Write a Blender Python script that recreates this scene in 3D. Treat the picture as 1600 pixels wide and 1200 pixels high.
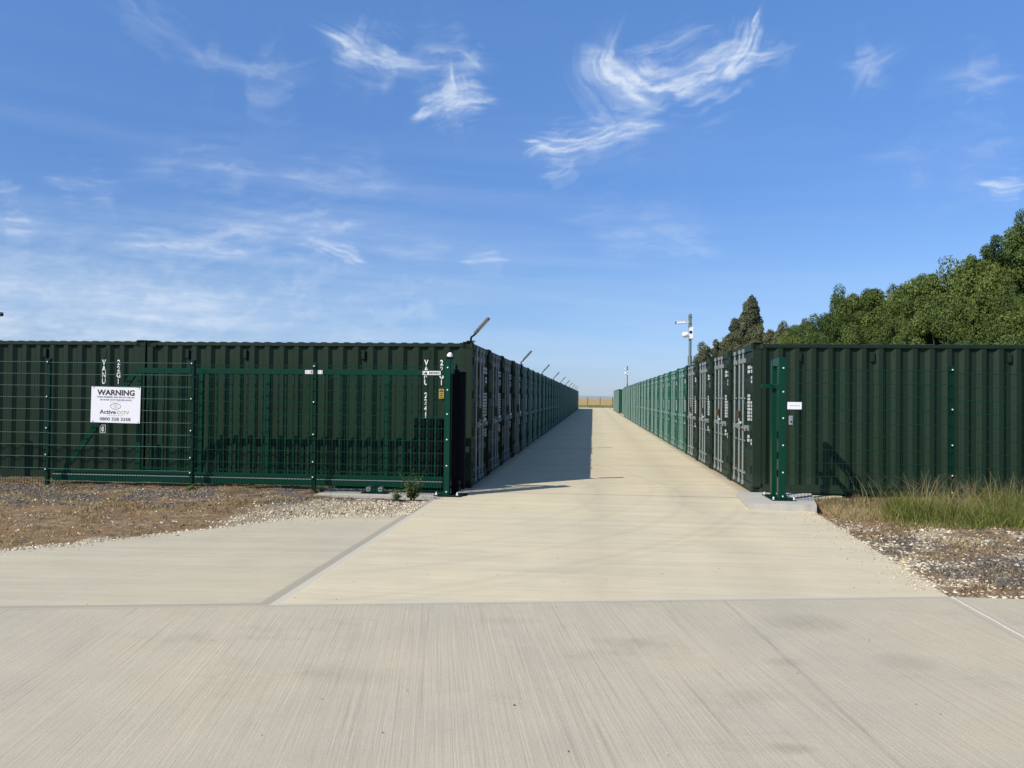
import bpy, bmesh, math, random
import numpy as np
from mathutils import Vector, Matrix
R = math.radians
for o in list(bpy.data.objects): bpy.data.objects.remove(o)
scene = bpy.context.scene
COL = scene.collection

# ------------------------------------------------------------------ camera
cam_d = bpy.data.cameras.new('camera'); cam = bpy.data.objects.new('camera', cam_d); COL.objects.link(cam)
scene.camera = cam
YAW, PIT, ROL = 0.09907, 0.01606, 0.01078
fw = Vector((-math.sin(YAW)*math.cos(PIT), math.cos(YAW)*math.cos(PIT), math.sin(PIT)))
r0 = Vector((math.cos(YAW), math.sin(YAW), 0)); u0 = r0.cross(fw)
rr = r0*math.cos(ROL)+u0*math.sin(ROL); uu = u0*math.cos(ROL)-r0*math.sin(ROL)
cam.matrix_world = Matrix(((rr.x, uu.x, -fw.x, 0), (rr.y, uu.y, -fw.y, 0), (rr.z, uu.z, -fw.z, 1.6143), (0, 0, 0, 1)))
cam_d.sensor_width = 36; cam_d.lens = 1274.6/1600*36
cam_d.clip_start = .05; cam_d.clip_end = 30000

# ------------------------------------------------------------------ light
SUNV = Vector((-2.13, -2.15, 2.59)).normalized()
EL = math.asin(SUNV.z); AZ = math.atan2(SUNV.x, SUNV.y)
w = bpy.data.worlds.new('World'); scene.world = w; w.use_nodes = True
nt = w.node_tree; nt.nodes.clear()
sky = nt.nodes.new('ShaderNodeTexSky'); sky.sky_type = 'NISHITA'; sky.sun_disc = False
sky.sun_elevation = EL; sky.sun_rotation = AZ
sky.altitude = 50; sky.air_density = 1.0; sky.dust_density = 0.1; sky.ozone_density = 2.2
bg = nt.nodes.new('ShaderNodeBackground'); bg.inputs[1].default_value = .15
ow = nt.nodes.new('ShaderNodeOutputWorld')
wg = nt.nodes.new('ShaderNodeTexCoord'); wsx = nt.nodes.new('ShaderNodeSeparateXYZ'); wr = nt.nodes.new('ShaderNodeValToRGB')
nt.links.new(wg.outputs['Generated'], wsx.inputs[0]); nt.links.new(wsx.outputs[2], wr.inputs[0])
el_ = wr.color_ramp.elements
while len(el_) < 5: el_.new(.5)
for e_, (p_, c_) in zip(el_, [(0, (.27, .35, .60)), (.13, (.38, .46, .62)), (.25, (.37, .50, .71)), (.43, (.48, .67, .90)), (1, (1.08, 1.04, .98))]):
    e_.position = p_; e_.color = (*c_, 1)
wm = nt.nodes.new('ShaderNodeMix'); wm.data_type = 'RGBA'; wm.blend_type = 'MULTIPLY'; wm.inputs[0].default_value = 1
nt.links.new(sky.outputs[0], wm.inputs[6]); nt.links.new(wr.outputs[0], wm.inputs[7]); nt.links.new(wm.outputs[2], bg.inputs[0]); nt.links.new(bg.outputs[0], ow.inputs[0])
sd = bpy.data.lights.new('sun', 'SUN'); sd.energy = 4.4; sd.angle = R(.53); sd.color = (1, .93, .82)
so = bpy.data.objects.new('sun', sd); COL.objects.link(so)
so.rotation_euler = SUNV.to_track_quat('Z', 'Y').to_euler(); so.location = SUNV*60
vs = scene.view_settings; vs.view_transform = 'Standard'; vs.look = 'None'; vs.exposure = .4; vs.gamma = 1
vs.use_curve_mapping = False
scene.cycles.transparent_max_bounces = 24
scene.cycles.max_bounces = 6

# ------------------------------------------------------------------ materials
def newmat(name):
    m = bpy.data.materials.new(name); m.use_nodes = True
    n = m.node_tree.nodes; b = n['Principled BSDF']
    return m, m.node_tree, b
def N(nt, typ, **kw):
    n = nt.nodes.new(typ)
    for k, v in kw.items(): setattr(n, k, v)
    return n
def L(nt, a, b): nt.links.new(a, b)
def mth(nt, op, a, b=None, c=None, clamp=False):
    n = N(nt, 'ShaderNodeMath', operation=op, use_clamp=clamp)
    for i, v in enumerate((a, b, c)):
        if v is None: continue
        if isinstance(v, (int, float)): n.inputs[i].default_value = v
        else: L(nt, v, n.inputs[i])
    return n.outputs[0]
def rgb(c): return (c[0], c[1], c[2], 1)
def mixc(nt, f, a, b, blend='MIX'):
    n = N(nt, 'ShaderNodeMix', data_type='RGBA', blend_type=blend)
    for i, v in ((0, f), (6, a), (7, b)):
        if isinstance(v, (int, float)): n.inputs[i].default_value = v
        elif isinstance(v, tuple): n.inputs[i].default_value = rgb(v)
        else: L(nt, v, n.inputs[i])
    return n.outputs[2]
def ramp(nt, f, stops):
    n = N(nt, 'ShaderNodeValToRGB'); e = n.color_ramp.elements
    while len(e) < len(stops): e.new(.5)
    for i, (p, c) in enumerate(stops):
        e[i].position = p; e[i].color = rgb(c) if isinstance(c, tuple) else (c, c, c, 1)
    L(nt, f, n.inputs[0]); return n.outputs[0]
def noise(nt, vec, scale, detail=3, rough=.55, dist=0):
    n = N(nt, 'ShaderNodeTexNoise'); n.inputs['Scale'].default_value = scale
    n.inputs['Detail'].default_value = detail; n.inputs['Roughness'].default_value = rough
    n.inputs['Distortion'].default_value = dist
    if vec is not None: L(nt, vec, n.inputs['Vector'])
    return n.outputs[0]
def mapping(nt, vec, scale=(1, 1, 1), rot=(0, 0, 0), loc=(0, 0, 0)):
    n = N(nt, 'ShaderNodeMapping'); n.inputs['Scale'].default_value = scale
    n.inputs['Rotation'].default_value = rot; n.inputs['Location'].default_value = loc
    L(nt, vec, n.inputs[0]); return n.outputs[0]
def bump(nt, b, h, strength, dist):
    n = N(nt, 'ShaderNodeBump'); n.inputs['Strength'].default_value = strength
    n.inputs['Distance'].default_value = dist; L(nt, h, n.inputs['Height']); L(nt, n.outputs[0], b.inputs['Normal'])

def paint(name, col, rough=.42, dirt=.35, var=.0, dirtcol=(.11, .10, .075)):
    """weathered coat of paint: dust film, vertical runs, random tone per object"""
    m, nt, b = newmat(name)
    geo = N(nt, 'ShaderNodeNewGeometry'); pos = geo.outputs['Position']
    info = N(nt, 'ShaderNodeObjectInfo')
    n1 = noise(nt, pos, 1.6, 5); n2 = noise(nt, mapping(nt, pos, (14, 14, .9)), 1, 4, .6)
    n3 = noise(nt, pos, 45, 3)
    f = mth(nt, 'MULTIPLY', mth(nt, 'ADD', mth(nt, 'MULTIPLY', n1, .6), mth(nt, 'MULTIPLY', n2, .6)), 1)
    f = ramp(nt, f, [(.48, 0.0), (.8, 1.0)])
    f = mth(nt, 'MULTIPLY', f, dirt)
    c = mixc(nt, f, col, dirtcol)
    sp_ = N(nt, 'ShaderNodeSeparateXYZ'); L(nt, pos, sp_.inputs[0])
    low = ramp(nt, mth(nt, 'ADD', sp_.outputs[2], mth(nt, 'MULTIPLY', n2, .5)), [(.28, 1.0), (.62, 0.0)])
    c = mixc(nt, mth(nt, 'MULTIPLY', low, .30), c, tuple(min(1, x*1.5+.012) for x in dirtcol))
    rs = noise(nt, mapping(nt, pos, (7, 7, 2.2)), 1, 6, .75)
    c = mixc(nt, mth(nt, 'MULTIPLY', ramp(nt, rs, [(.70, 0.), (.76, 1.)]), .5), c, (.07, .038, .018))
    if var:
        v = mth(nt, 'ADD', mth(nt, 'MULTIPLY', info.outputs['Random'], var), 1-var/2)
        c = mixc(nt, 1.0, c, N_val(nt, v), 'MULTIPLY')
    L(nt, c, b.inputs['Base Color'])
    L(nt, mth(nt, 'ADD', mth(nt, 'MULTIPLY', n1, .25), rough-.1), b.inputs['Roughness'])
    b.inputs['Specular IOR Level'].default_value = .22
    bump(nt, b, n3, .08, .01)
    return m
def N_val(nt, v):
    n = N(nt, 'ShaderNodeCombineColor'); [L(nt, v, n.inputs[i]) for i in range(3)]; return n.outputs[0]
def simple(name, col, rough=.5, metal=0., nz=.12, ns=20, bmp=0):
    m, nt, b = newmat(name)
    geo = N(nt, 'ShaderNodeNewGeometry'); n1 = noise(nt, geo.outputs['Position'], ns, 4)
    v = mth(nt, 'ADD', mth(nt, 'MULTIPLY', n1, nz*2), 1-nz)
    L(nt, mixc(nt, 1., col, N_val(nt, v), 'MULTIPLY'), b.inputs['Base Color'])
    b.inputs['Roughness'].default_value = rough; b.inputs['Metallic'].default_value = metal
    if bmp: bump(nt, b, n1, .3, bmp)
    return m

M = {}
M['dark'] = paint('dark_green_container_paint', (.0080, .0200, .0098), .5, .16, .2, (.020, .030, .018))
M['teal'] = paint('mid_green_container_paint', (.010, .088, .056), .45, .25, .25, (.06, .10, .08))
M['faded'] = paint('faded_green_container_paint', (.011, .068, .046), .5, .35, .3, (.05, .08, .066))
M['roof'] = paint('dusty_roof_paint', (.05, .065, .05), .6, .5, 0)
M['fence'] = simple('dark_green_powder_coat', (.0005, .022, .0125), .35)
M['wire'] = simple('dark_green_wire_coat', (.002, .032, .018), .35)
M['wirelit'] = simple('sun_glint_grey_green_wire', (.06, .12, .095), .4, .2)  # same wire made paler: glancing sunlight painted into the left panels' colour
M['gate'] = simple('mid_green_powder_coat', (.0004, .035, .0185), .35)
M['galv'] = simple('galvanised_steel', (.30, .32, .32), .42, .5, .2, 30)
M['rodpaint'] = simple('dull_zinc_rod', (.25, .28, .27), .5, .3, .25, 20)
M['tealrod'] = simple('pale_green_zinc_rod', (.19, .29, .25), .5, .2, .2, 20)
M['black'] = simple('black_rubber', (.004, .005, .007), .8); M['black'].node_tree.nodes['Principled BSDF'].inputs['Specular IOR Level'].default_value = .08
M['hole'] = simple('dark_hole', (.006, .006, .006), .9)
M['white'] = simple('white_plastic', (.72, .72, .72), .4, 0, .03)
M['signw'] = simple('white_sign_board', (.70, .70, .72), .35, 0, .03)
M['ink'] = simple('black_print', (.015, .015, .017), .5)
M['olive'] = simple('olive_print', (.30, .33, .08), .5)
M['red'] = simple('red_print', (.45, .06, .04), .5)
M['decal'] = simple('white_decal', (.46, .48, .47), .5, 0, .15, 60)
M['code'] = simple('white_stencil', (.70, .72, .71), .5, 0, .08, 60)
M['yellow'] = simple('yellow_sticker', (.42, .28, .05), .5, 0, .1)
M['rust'] = simple('brown_lock_box', (.05, .035, .018), .6, 0, .3)
M['brass'] = simple('pale_blue_grey_padlock', (.5, .62, .62), .3, .3)
M['bolt'] = simple('bright_bolt', (.85, .86, .84), .3, .3)
M['polegrey'] = simple('grey_mast_steel', (.20, .24, .23), .45, .5, .2, 20)
M['panelgrey'] = simple('grey_lamp_housing', (.11, .11, .108), .6, 0, .03)
M['glassdark'] = simple('dark_lens', (.01, .01, .012), .08)
M['timber'] = simple('weathered_timber', (.16, .12, .08), .8)

for k_ in ('gate', 'fence', 'wire'): M[k_].node_tree.nodes['Principled BSDF'].inputs['Specular IOR Level'].default_value = .22
# ------------------------------------------------------------------ mesh helpers
def mesh_np(name, v, f, mat=None, smooth=False, nper=None):
    """v (n,3) f (m,k) arrays of one polygon size"""
    v = np.asarray(v, np.float32); f = np.asarray(f, np.int32)
    me = bpy.data.meshes.new(name)
    me.vertices.add(len(v)); me.vertices.foreach_set('co', v.ravel())
    k = f.shape[1]
    me.loops.add(f.size); me.loops.foreach_set('vertex_index', f.ravel())
    me.polygons.add(len(f)); me.polygons.foreach_set('loop_start', np.arange(0, f.size, k, dtype=np.int32))
    if smooth: me.polygons.foreach_set('use_smooth', np.ones(len(f), bool))
    me.update(calc_edges=True)
    if mat: me.materials.append(mat)
    return me
class MB:
    def __init__(s): s.v = []; s.f = []
    def add(s, vs, fs):
        o = len(s.v); s.v += [tuple(p) for p in vs]; s.f += [tuple(i+o for i in q) for q in fs]; return s
    def box(s, x0, x1, y0, y1, z0, z1, c=0.):
        if c <= 0:
            return s.add([(x0,y0,z0),(x1,y0,z0),(x1,y1,z0),(x0,y1,z0),(x0,y0,z1),(x1,y0,z1),(x1,y1,z1),(x0,y1,z1)],
                  [(0,3,2,1),(4,5,6,7),(0,1,5,4),(1,2,6,5),(2,3,7,6),(3,0,4,7)])
        bm = bmesh.new(); bmesh.ops.create_cube(bm, size=1)
        for q in bm.verts: q.co = Vector(((x0+x1)/2+q.co.x*(x1-x0), (y0+y1)/2+q.co.y*(y1-y0), (z0+z1)/2+q.co.z*(z1-z0)))
        bmesh.ops.bevel(bm, geom=bm.edges[:], offset=c, segments=1, affect='EDGES')
        bm.verts.index_update()
        s.add([q.co[:] for q in bm.verts], [[q.index for q in f.verts] for f in bm.faces]); bm.free(); return s
    def tube(s, p0, p1, r, n=8, r1=None, caps=True):
        p0 = Vector(p0); p1 = Vector(p1); d = (p1-p0).normalized()
        a = Vector((0,0,1)) if abs(d.z) < .9 else Vector((1,0,0))
        u = d.cross(a).normalized(); w_ = d.cross(u); r1 = r if r1 is None else r1
        vs = []
        for p, q in ((p0, r), (p1, r1)):
            for i in range(n):
                t = 2*math.pi*(i+.5)/n; vs.append(p+u*math.cos(t)*q+w_*math.sin(t)*q)
        fs = [(i, (i+1) % n, n+(i+1) % n, n+i) for i in range(n)]
        if caps: fs += [tuple(range(n))[::-1], tuple(range(n, 2*n))]
        return s.add(vs, fs)
    def bar(s, p0, p1, wx, wz):
        """rectangular bar between points in an x-z plane (y thickness wx)"""
        p0 = Vector(p0); p1 = Vector(p1); d = (p1-p0).normalized(); y = Vector((0,1,0)); n = d.cross(y).normalized()
        vs = [p + y*a*wx/2 + n*b*wz/2 for p in (p0, p1) for a, b in ((-1,-1),(1,-1),(1,1),(-1,1))]
        return s.add(vs, [(0,1,2,3),(7,6,5,4),(0,4,5,1),(1,5,6,2),(2,6,7,3),(3,7,4,0)])
    def mesh(s, name, mat):
        me = bpy.data.meshes.new(name); me.from_pydata(s.v, [], s.f); me.update()
        bm = bmesh.new(); bm.from_mesh(me); bmesh.ops.recalc_face_normals(bm, faces=bm.faces); bm.to_mesh(me); bm.free()
        if mat: me.materials.append(mat)
        return me
    def obj(s, name, mat, parent=None, loc=None):
        return mk(name, s.mesh(name, mat), parent, loc)
def mk(name, me, parent=None, loc=None, rot=None):
    o = bpy.data.objects.new(name, me); COL.objects.link(o)
    if parent: o.parent = parent
    if loc: o.location = loc
    if rot: o.rotation_euler = rot
    return o
def tag(o, label=None, cat=None, group=None, kind=None):
    for k, v in (('label', label), ('category', cat), ('group', group), ('kind', kind)):
        if v: o[k] = v
    return o
def thing(name, label, cat, loc=(0,0,0), rz=0, group=None):
    o = bpy.data.objects.new(name, None); COL.objects.link(o); o.empty_display_size = .3
    o.location = loc; o.rotation_euler = (0,0,rz); return tag(o, label, cat, group)
def kids(o): return list(o.children)
def copy_tree(o, parent=None):
    c = o.copy(); COL.objects.link(c)
    if parent: c.parent = parent
    for ch in kids(o): copy_tree(ch, c)
    return c
def smooth(me):
    me.polygons.foreach_set('use_smooth', np.ones(len(me.polygons), bool)); return me
def text_mesh(txt, size, mat, bold=.0, align='CENTER', spacing=1., line=1., ext=.0008, xs=1.):
    cu = bpy.data.curves.new('t', 'FONT'); cu.body = txt; cu.size = size; cu.align_x = align; cu.offset = bold*size
    cu.space_character = spacing; cu.space_line = line; cu.extrude = ext; cu.resolution_u = 3
    to = bpy.data.objects.new('t', cu); COL.objects.link(to)
    dg = bpy.context.evaluated_depsgraph_get()
    me = bpy.data.meshes.new_from_object(to.evaluated_get(dg))
    bpy.data.objects.remove(to); bpy.data.curves.remove(cu)
    # stand up: x right, z up, facing -y
    co = np.empty(len(me.vertices)*3, np.float32); me.vertices.foreach_get('co', co); co = co.reshape(-1, 3)
    co = np.stack([co[:,0]*xs, -co[:,2], co[:,1]], 1); me.vertices.foreach_set('co', co.ravel()); me.update()
    me.materials.clear(); me.materials.append(mat); return me

def vnoise(x, y, seed=0):
    """tileless value noise, numpy"""
    xi = np.floor(x).astype(np.int64); yi = np.floor(y).astype(np.int64); fx = x-xi; fy = y-yi
    fx = fx*fx*(3-2*fx); fy = fy*fy*(3-2*fy)
    def h(a, b):
        n = (a*374761393 + b*668265263 + seed*974634777) & 0xffffffff
        n = ((n ^ (n >> 13))*1274126177) & 0xffffffff
        return ((n ^ (n >> 16)) & 0xffff)/65535.
    return (h(xi,yi)*(1-fx)+h(xi+1,yi)*fx)*(1-fy)+(h(xi,yi+1)*(1-fx)+h(xi+1,yi+1)*fx)*fy
def fbm(x, y, seed=0, oct=4):
    a = 0; t = 0; k = 1.
    for i in range(oct): a = a+vnoise(x*2**i+17*i, y*2**i-9*i, seed+i)*k; t += k; k *= .5
    return a/t

# ================================================================== sky with cirrus
CL = [
    ([(1.1, 23.2), (0.9, 22.5), (1.5, 21.3), (3.1, 20.3)], 0.72, 1.00),
    ([(1.5, 21.9), (3.1, 20.6), (5.7, 20.7), (7.9, 21.2), (9.5, 21.8), (10.8, 21.8)], 0.66, 1.00),
    ([(8.9, 21.5), (9.8, 22.5), (10.1, 23.4), (10.7, 24.4)], 0.30, 0.8),
    ([(2.4, 22.9), (4.4, 23.3), (6.1, 23.7), (7.6, 24.1)], 0.20, 0.35),
    ([(5.7, 21.7), (7.4, 22.3), (8.9, 23.0)], 0.20, 0.35),
    ([(11.2, 21.6), (12.9, 22.0)], 0.36, 0.2),
    ([(-18.2, 23.0), (-16.7, 22.4), (-14.9, 22.2), (-13.6, 22.1)], 0.55, 0.75),
    ([(-17.1, 23.2), (-16.2, 22.9)], 0.40, 0.40),
    ([(-14.9, 23.0), (-13.8, 22.5)], 0.36, 0.45),
    ([(-13.1, 22.3), (-10.9, 22.3), (-8.6, 22.3)], 0.58, 0.40),
    ([(-8.9, 22.5), (-8.2, 22.1)], 0.36, 0.40),
    ([(-12.4, 18.8), (-10.8, 19.6), (-9.5, 20.3), (-7.3, 20.3)], 0.36, 0.85),
    ([(-10.4, 19.7), (-9.7, 20.7), (-9.9, 21.5)], 0.36, 0.55),
    ([(-10.6, 19.9), (-9.3, 20.1)], 0.63, 0.60),
    ([(-4.5, 17.5), (-2.2, 17.3), (-0.0, 17.7), (2.0, 18.3), (3.8, 18.2)], 0.33, 0.90),
    ([(-0.5, 18.1), (0.7, 18.5), (-0.2, 18.9)], 0.38, 0.55),
    ([(-4.9, 16.7), (-3.4, 17.3)], 0.22, 0.50),
    ([(1.3, 18.1), (3.5, 18.4)], 0.50, 0.30),
    ([(-3.6, 15.1), (-2.2, 15.4), (-1.7, 16.2)], 0.27, 0.50),
    ([(-19.6, 10.1), (-18.4, 9.7), (-16.5, 9.3)], 0.27, 0.60),
    ([(-8.7, 9.7), (-6.2, 9.7)], 0.27, 0.50),
    ([(17.0, 21.0), (18.0, 21.0), (18.7, 21.2)], 0.49, 0.30),
    ([(17.2, 20.2), (17.8, 21.2)], 0.36, 0.25),
    ([(23.1, 18.8), (24.1, 18.8), (25.1, 18.8)], 0.63, 0.28),
    ([(24.6, 13.2), (25.8, 13.0), (26.4, 13.0)], 0.29, 0.80),
    ([(-27.0, 21.1), (-25.9, 21.0)], 0.63, 0.20),
    ([(-24.0, 20.8), (-22.6, 20.5), (-20.9, 21.0)], 0.81, 0.28),
    ([(-31.3, 23.3), (-29.4, 22.2), (-27.4, 21.2)], 0.54, 0.15),
    ([(-34.7, 12.9), (-32.9, 12.8), (-31.6, 13.1)], 0.45, 0.30),
    ([(-38.0, 11.9), (-37.0, 12.2)], 0.27, 0.30),
    ([(-26.1, 10.3), (-23.3, 10.9), (-21.2, 11.1), (-17.4, 11.6)], 0.72, 0.35),
    ([(-31.8, 9.2), (-28.0, 9.3), (-24.5, 9.3)], 0.36, 0.40),
    ([(-38.0, 9.9), (-36.7, 10.0)], 0.40, 0.40),
    ([(-37.9, 8.0), (-34.6, 8.5), (-31.0, 8.6)], 0.72, 0.22),
    ([(-45, 5.6), (-37.9, 5.8), (-32.8, 5.9), (-27.2, 6.1), (-19.0, 6.6), (-10.2, 6.7)], 1.35, 0.30),
    ([(-45, 4.2), (-37.9, 4.3), (-30.9, 4.2), (-23.2, 4.8)], 0.99, 0.35),
    ([(19.5, 15.6), (23.1, 15.4), (25.8, 15.2)], 0.99, 0.15),
    ([(0.9, 10.9), (4.0, 11.0), (7.9, 10.3)], 0.54, 0.20),
    ([(-29.2, 14.4), (-25.7, 14.9), (-23.3, 15.0)], 0.63, 0.20),
    ([(-20.8, 14.8), (-17.4, 14.4), (-14.8, 14.2)], 0.63, 0.20),
    ([(-14.7, 10.3), (-10.3, 10.6)], 0.45, 0.15),
    ([(-1.3, 12.2), (7.5, 11.8)], 0.72, 0.10)]
def build_sky():
    az = np.concatenate([np.linspace(-78, -42, 60, endpoint=False), np.linspace(-42, 34, 860, endpoint=False), np.linspace(34, 70, 60)])
    el = np.concatenate([np.linspace(-.4, 27, 330), np.linspace(27.2, 62, 60)]); na, ne = len(az), len(el)
    A, E = np.meshgrid(az, el)
    wx = (fbm(A*.22, E*.3, 3, 2)-.5)*1.6
    wy = (fbm(A*.22, E*.3, 5, 2)-.5)*1.2
    a = A+wx*.7; e = E+wy*.6
    D = np.zeros_like(A)
    for ci, (pts, wd, dn) in enumerate(CL):
        for _ in range(3):                      # round the corners of the stroke
            q_ = [pts[0]]
            for (x0, y0), (x1, y1) in zip(pts[:-1], pts[1:]): q_ += [(.75*x0+.25*x1, .75*y0+.25*y1), (.25*x0+.75*x1, .25*y0+.75*y1)]
            pts = q_+[pts[-1]]
        xs = [p[0] for p in pts]; ys = [p[1] for p in pts]; mg = wd*5+1.2
        i0, i1 = np.searchsorted(az, [min(xs)-mg, max(xs)+mg]); j0, j1 = np.searchsorted(el, [min(ys)-mg, max(ys)+mg])
        if i1-i0 < 2 or j1-j0 < 2: continue
        aa, ee = a[j0:j1, i0:i1], e[j0:j1, i0:i1]
        best = np.full_like(aa, 1e9); S = np.zeros_like(aa); T = np.zeros_like(aa); acc = 0
        for (x0, y0), (x1, y1) in zip(pts[:-1], pts[1:]):
            dx, dy = x1-x0, y1-y0; ln = math.hypot(dx, dy); t = np.clip(((aa-x0)*dx+(ee-y0)*dy)/ln**2, 0, 1)
            d2 = (aa-x0-t*dx)**2+(ee-y0-t*dy)**2; m = d2 < best
            S = np.where(m, acc+t*ln, S); T = np.where(m, ((aa-x0)*dy-(ee-y0)*dx)/ln, T); best = np.minimum(best, d2); acc += ln
        T = T+(fbm(S*1.3+ci*3, T*1.2+ci, 120+ci, 3)-.5)*wd*.9; best = T*T*.75+best*.25
        u = S/acc; prof = np.clip(np.minimum(u, 1-u)*3.2+.34, 0, 1)          # thin towards both ends
        strand = fbm(S*.6+T*.3+ci*7, T/wd*1.7+ci*3, 60+ci, 5)               # fibres along the stroke
        wdv = wd*prof*(.75+.8*fbm(S*.8+ci*5, T*0+ci, 90+ci, 3))
        q = np.sqrt(best)/wdv*.85
        side = np.where(T*(1 if ci % 2 else -1) > 0, 1.0, .62)                # one edge crisper than the other
        core = np.exp(-(q*side)**2*1.1)*np.clip((strand-.05)*1.6, .2, 1.0)
        halo = np.exp(-(q*.42)**2)*np.clip((strand-.42)*2.2, 0, 1)*.45
        cur = D[j0:j1, i0:i1]; D[j0:j1, i0:i1] = 1-(1-cur)*(1-np.clip(dn*(core*.55+halo*1.2), 0, 1))
    veil = np.clip(fbm(A*.05+E*.06, E*.8+A*.03+wy*.3, 40, 5)-.36, 0, 1)*1.5
    veil *= np.clip((30-A)/55, .12, 1)*np.clip((20-E)/12, .06, 1)*np.clip(E/2.5, .25, 1)
    D = D+veil*.42
    D = np.clip(D, 0, 1)
    Rr = 9000.
    ar, er = np.radians(A), np.radians(E)
    V = np.stack([Rr*np.sin(ar)*np.cos(er), Rr*np.cos(ar)*np.cos(er), Rr*np.sin(er)], -1).reshape(-1, 3)
    idx = np.arange(na*ne).reshape(ne, na)
    F = np.stack([idx[:-1,:-1], idx[:-1,1:], idx[1:,1:], idx[1:,:-1]], -1).reshape(-1, 4)
    m = bpy.data.materials.new('thin_cirrus'); m.use_nodes = True; nt = m.node_tree; nt.nodes.clear()
    at = N(nt, 'ShaderNodeAttribute', attribute_name='cover')
    geo = N(nt, 'ShaderNodeNewGeometry')
    v = mapping(nt, geo.outputs['Position'], (.0022, .0022, .011), (0, R(10), 0))
    n1 = noise(nt, v, 1.0, 7, .62, .4)
    v2 = mapping(nt, geo.outputs['Position'], (.0016, .0016, .014), (0, R(-22), 0))
    n2 = noise(nt, v2, 1.6, 6, .6, .3)
    f = mth(nt, 'MULTIPLY', at.outputs['Fac'], mth(nt, 'ADD', -.1, mth(nt, 'ADD', mth(nt, 'MULTIPLY', n1, 1.25), mth(nt, 'MULTIPLY', n2, 1.05))), clamp=True)
    em = N(nt, 'ShaderNodeEmission'); em.inputs[0].default_value = (.78, .87, 1, 1); em.inputs[1].default_value = .74
    tr = N(nt, 'ShaderNodeBsdfTransparent'); mx = N(nt, 'ShaderNodeMixShader'); out = N(nt, 'ShaderNodeOutputMaterial')
    L(nt, mth(nt, 'MULTIPLY', f, .84), mx.inputs[0]); L(nt, tr.outputs[0], mx.inputs[1]); L(nt, em.outputs[0], mx.inputs[2]); L(nt, mx.outputs[0], out.inputs[0])
    me = mesh_np('sky', V, F, m, True)
    at_ = me.attributes.new('cover', 'FLOAT', 'POINT'); at_.data.foreach_set('value', D.ravel().astype(np.float32))
    tag(mk('sky', me), kind='structure')
build_sky()

# ================================================================== ground
def pos_node(nt): return N(nt, 'ShaderNodeNewGeometry').outputs['Position']
def dirt_mat():
    m, nt, b = newmat('dry_ground'); p = pos_node(nt)
    att = N(nt, 'ShaderNodeAttribute', attribute_name='zone')
    sep = N(nt, 'ShaderNodeSeparateColor'); L(nt, att.outputs['Color'], sep.inputs[0])
    n1 = noise(nt, p, 9, 6, .65); n2 = noise(nt, p, 60, 4, .6); n3 = noise(nt, p, 2.2, 4)
    tan = ramp(nt, n1, [(.3, (.085, .050, .025)), (.5, (.205, .135, .066)), (.72, (.39, .28, .145))])
    tan = mixc(nt, ramp(nt, n3, [(.5, 0.), (.64, .7)]), tan, (.22, .12, .055))
    slate = ramp(nt, n2, [(.3, (.045, .042, .04)), (.55, (.10, .092, .085)), (.75, (.23, .20, .17))])
    pale = ramp(nt, n2, [(.3, (.25, .20, .13)), (.6, (.5, .44, .32))])
    c = mixc(nt, sep.outputs[0], tan, slate); c = mixc(nt, sep.outputs[1], c, pale)
    L(nt, c, b.inputs['Base Color']); b.inputs['Roughness'].default_value = .95
    bump(nt, b, mth(nt, 'ADD', n2, mth(nt, 'MULTIPLY', n1, 1.5)), .8, .03)
    return m
M['dirt'] = dirt_mat()
def far_mat():
    m, nt, b = newmat('stubble_field'); p = pos_node(nt)
    n1 = noise(nt, mapping(nt, p, (.012, .05, 1)), 1, 6, .6); n2 = noise(nt, p, 1.2, 5, .7)
    c = ramp(nt, n1, [(.35, (.20, .15, .05)), (.5, (.36, .24, .08)), (.65, (.46, .34, .14))])
    c = mixc(nt, ramp(nt, n2, [(.5, 0.), (.75, .5)]), c, (.24, .22, .10))
    L(nt, c, b.inputs['Base Color']); b.inputs['Roughness'].default_value = 1
    return m
tag(MB().box(-6000, 6000, -300, 8000, -1.2, -.14).obj('ground', M['dirt']), kind='structure')
tag(MB().box(-6000, 6000, 136.2, 7900, -.139, -.02).obj('field', far_mat()), kind='structure')
# low ridge on the horizon, distance haze painted in as its blue-grey colour
def ridge():
    xs = np.linspace(-4500, 4500, 220); h = 7+fbm(xs*.0015, xs*0, 2)*22
    V = []; F = []
    for i, x in enumerate(xs):
        V += [(x, 5200, -2), (x, 5600, h[i]), (x, 6300, -2)]
    for i in range(len(xs)-1):
        a = i*3; F += [(a, a+3, a+4, a+1), (a+1, a+4, a+5, a+2)]
    m, nt, b = newmat('far_ridge'); n1 = noise(nt, pos_node(nt), .003, 4)
    L(nt, ramp(nt, n1, [(.4, (.20, .27, .33)), (.6, (.25, .31, .36))]), b.inputs['Base Color']); b.inputs['Roughness'].default_value = 1
    tag(mk('distant_hills', mesh_np('distant_hills', V, F, m, True)), kind='structure')
ridge()

# plan geometry of the paving
def jline(x): return 6.55+.193*x                       # road edge
AP = [(-2.46, 10.95), (-3.89, 10.40), (-4.33, 9.68), (-5.41, 8.26), (-5.94, 7.70), (-7.6, 6.3), (-9.4, 5.2), (-12.5, 4.2)]   # left apron back edge
def apron_y(x):
    xs = [p[0] for p in AP][::-1]; ys = [p[1] for p in AP][::-1]; return np.interp(x, xs, ys)
def right_edge(y): return 2.95+(y-7.12)*.05

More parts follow.
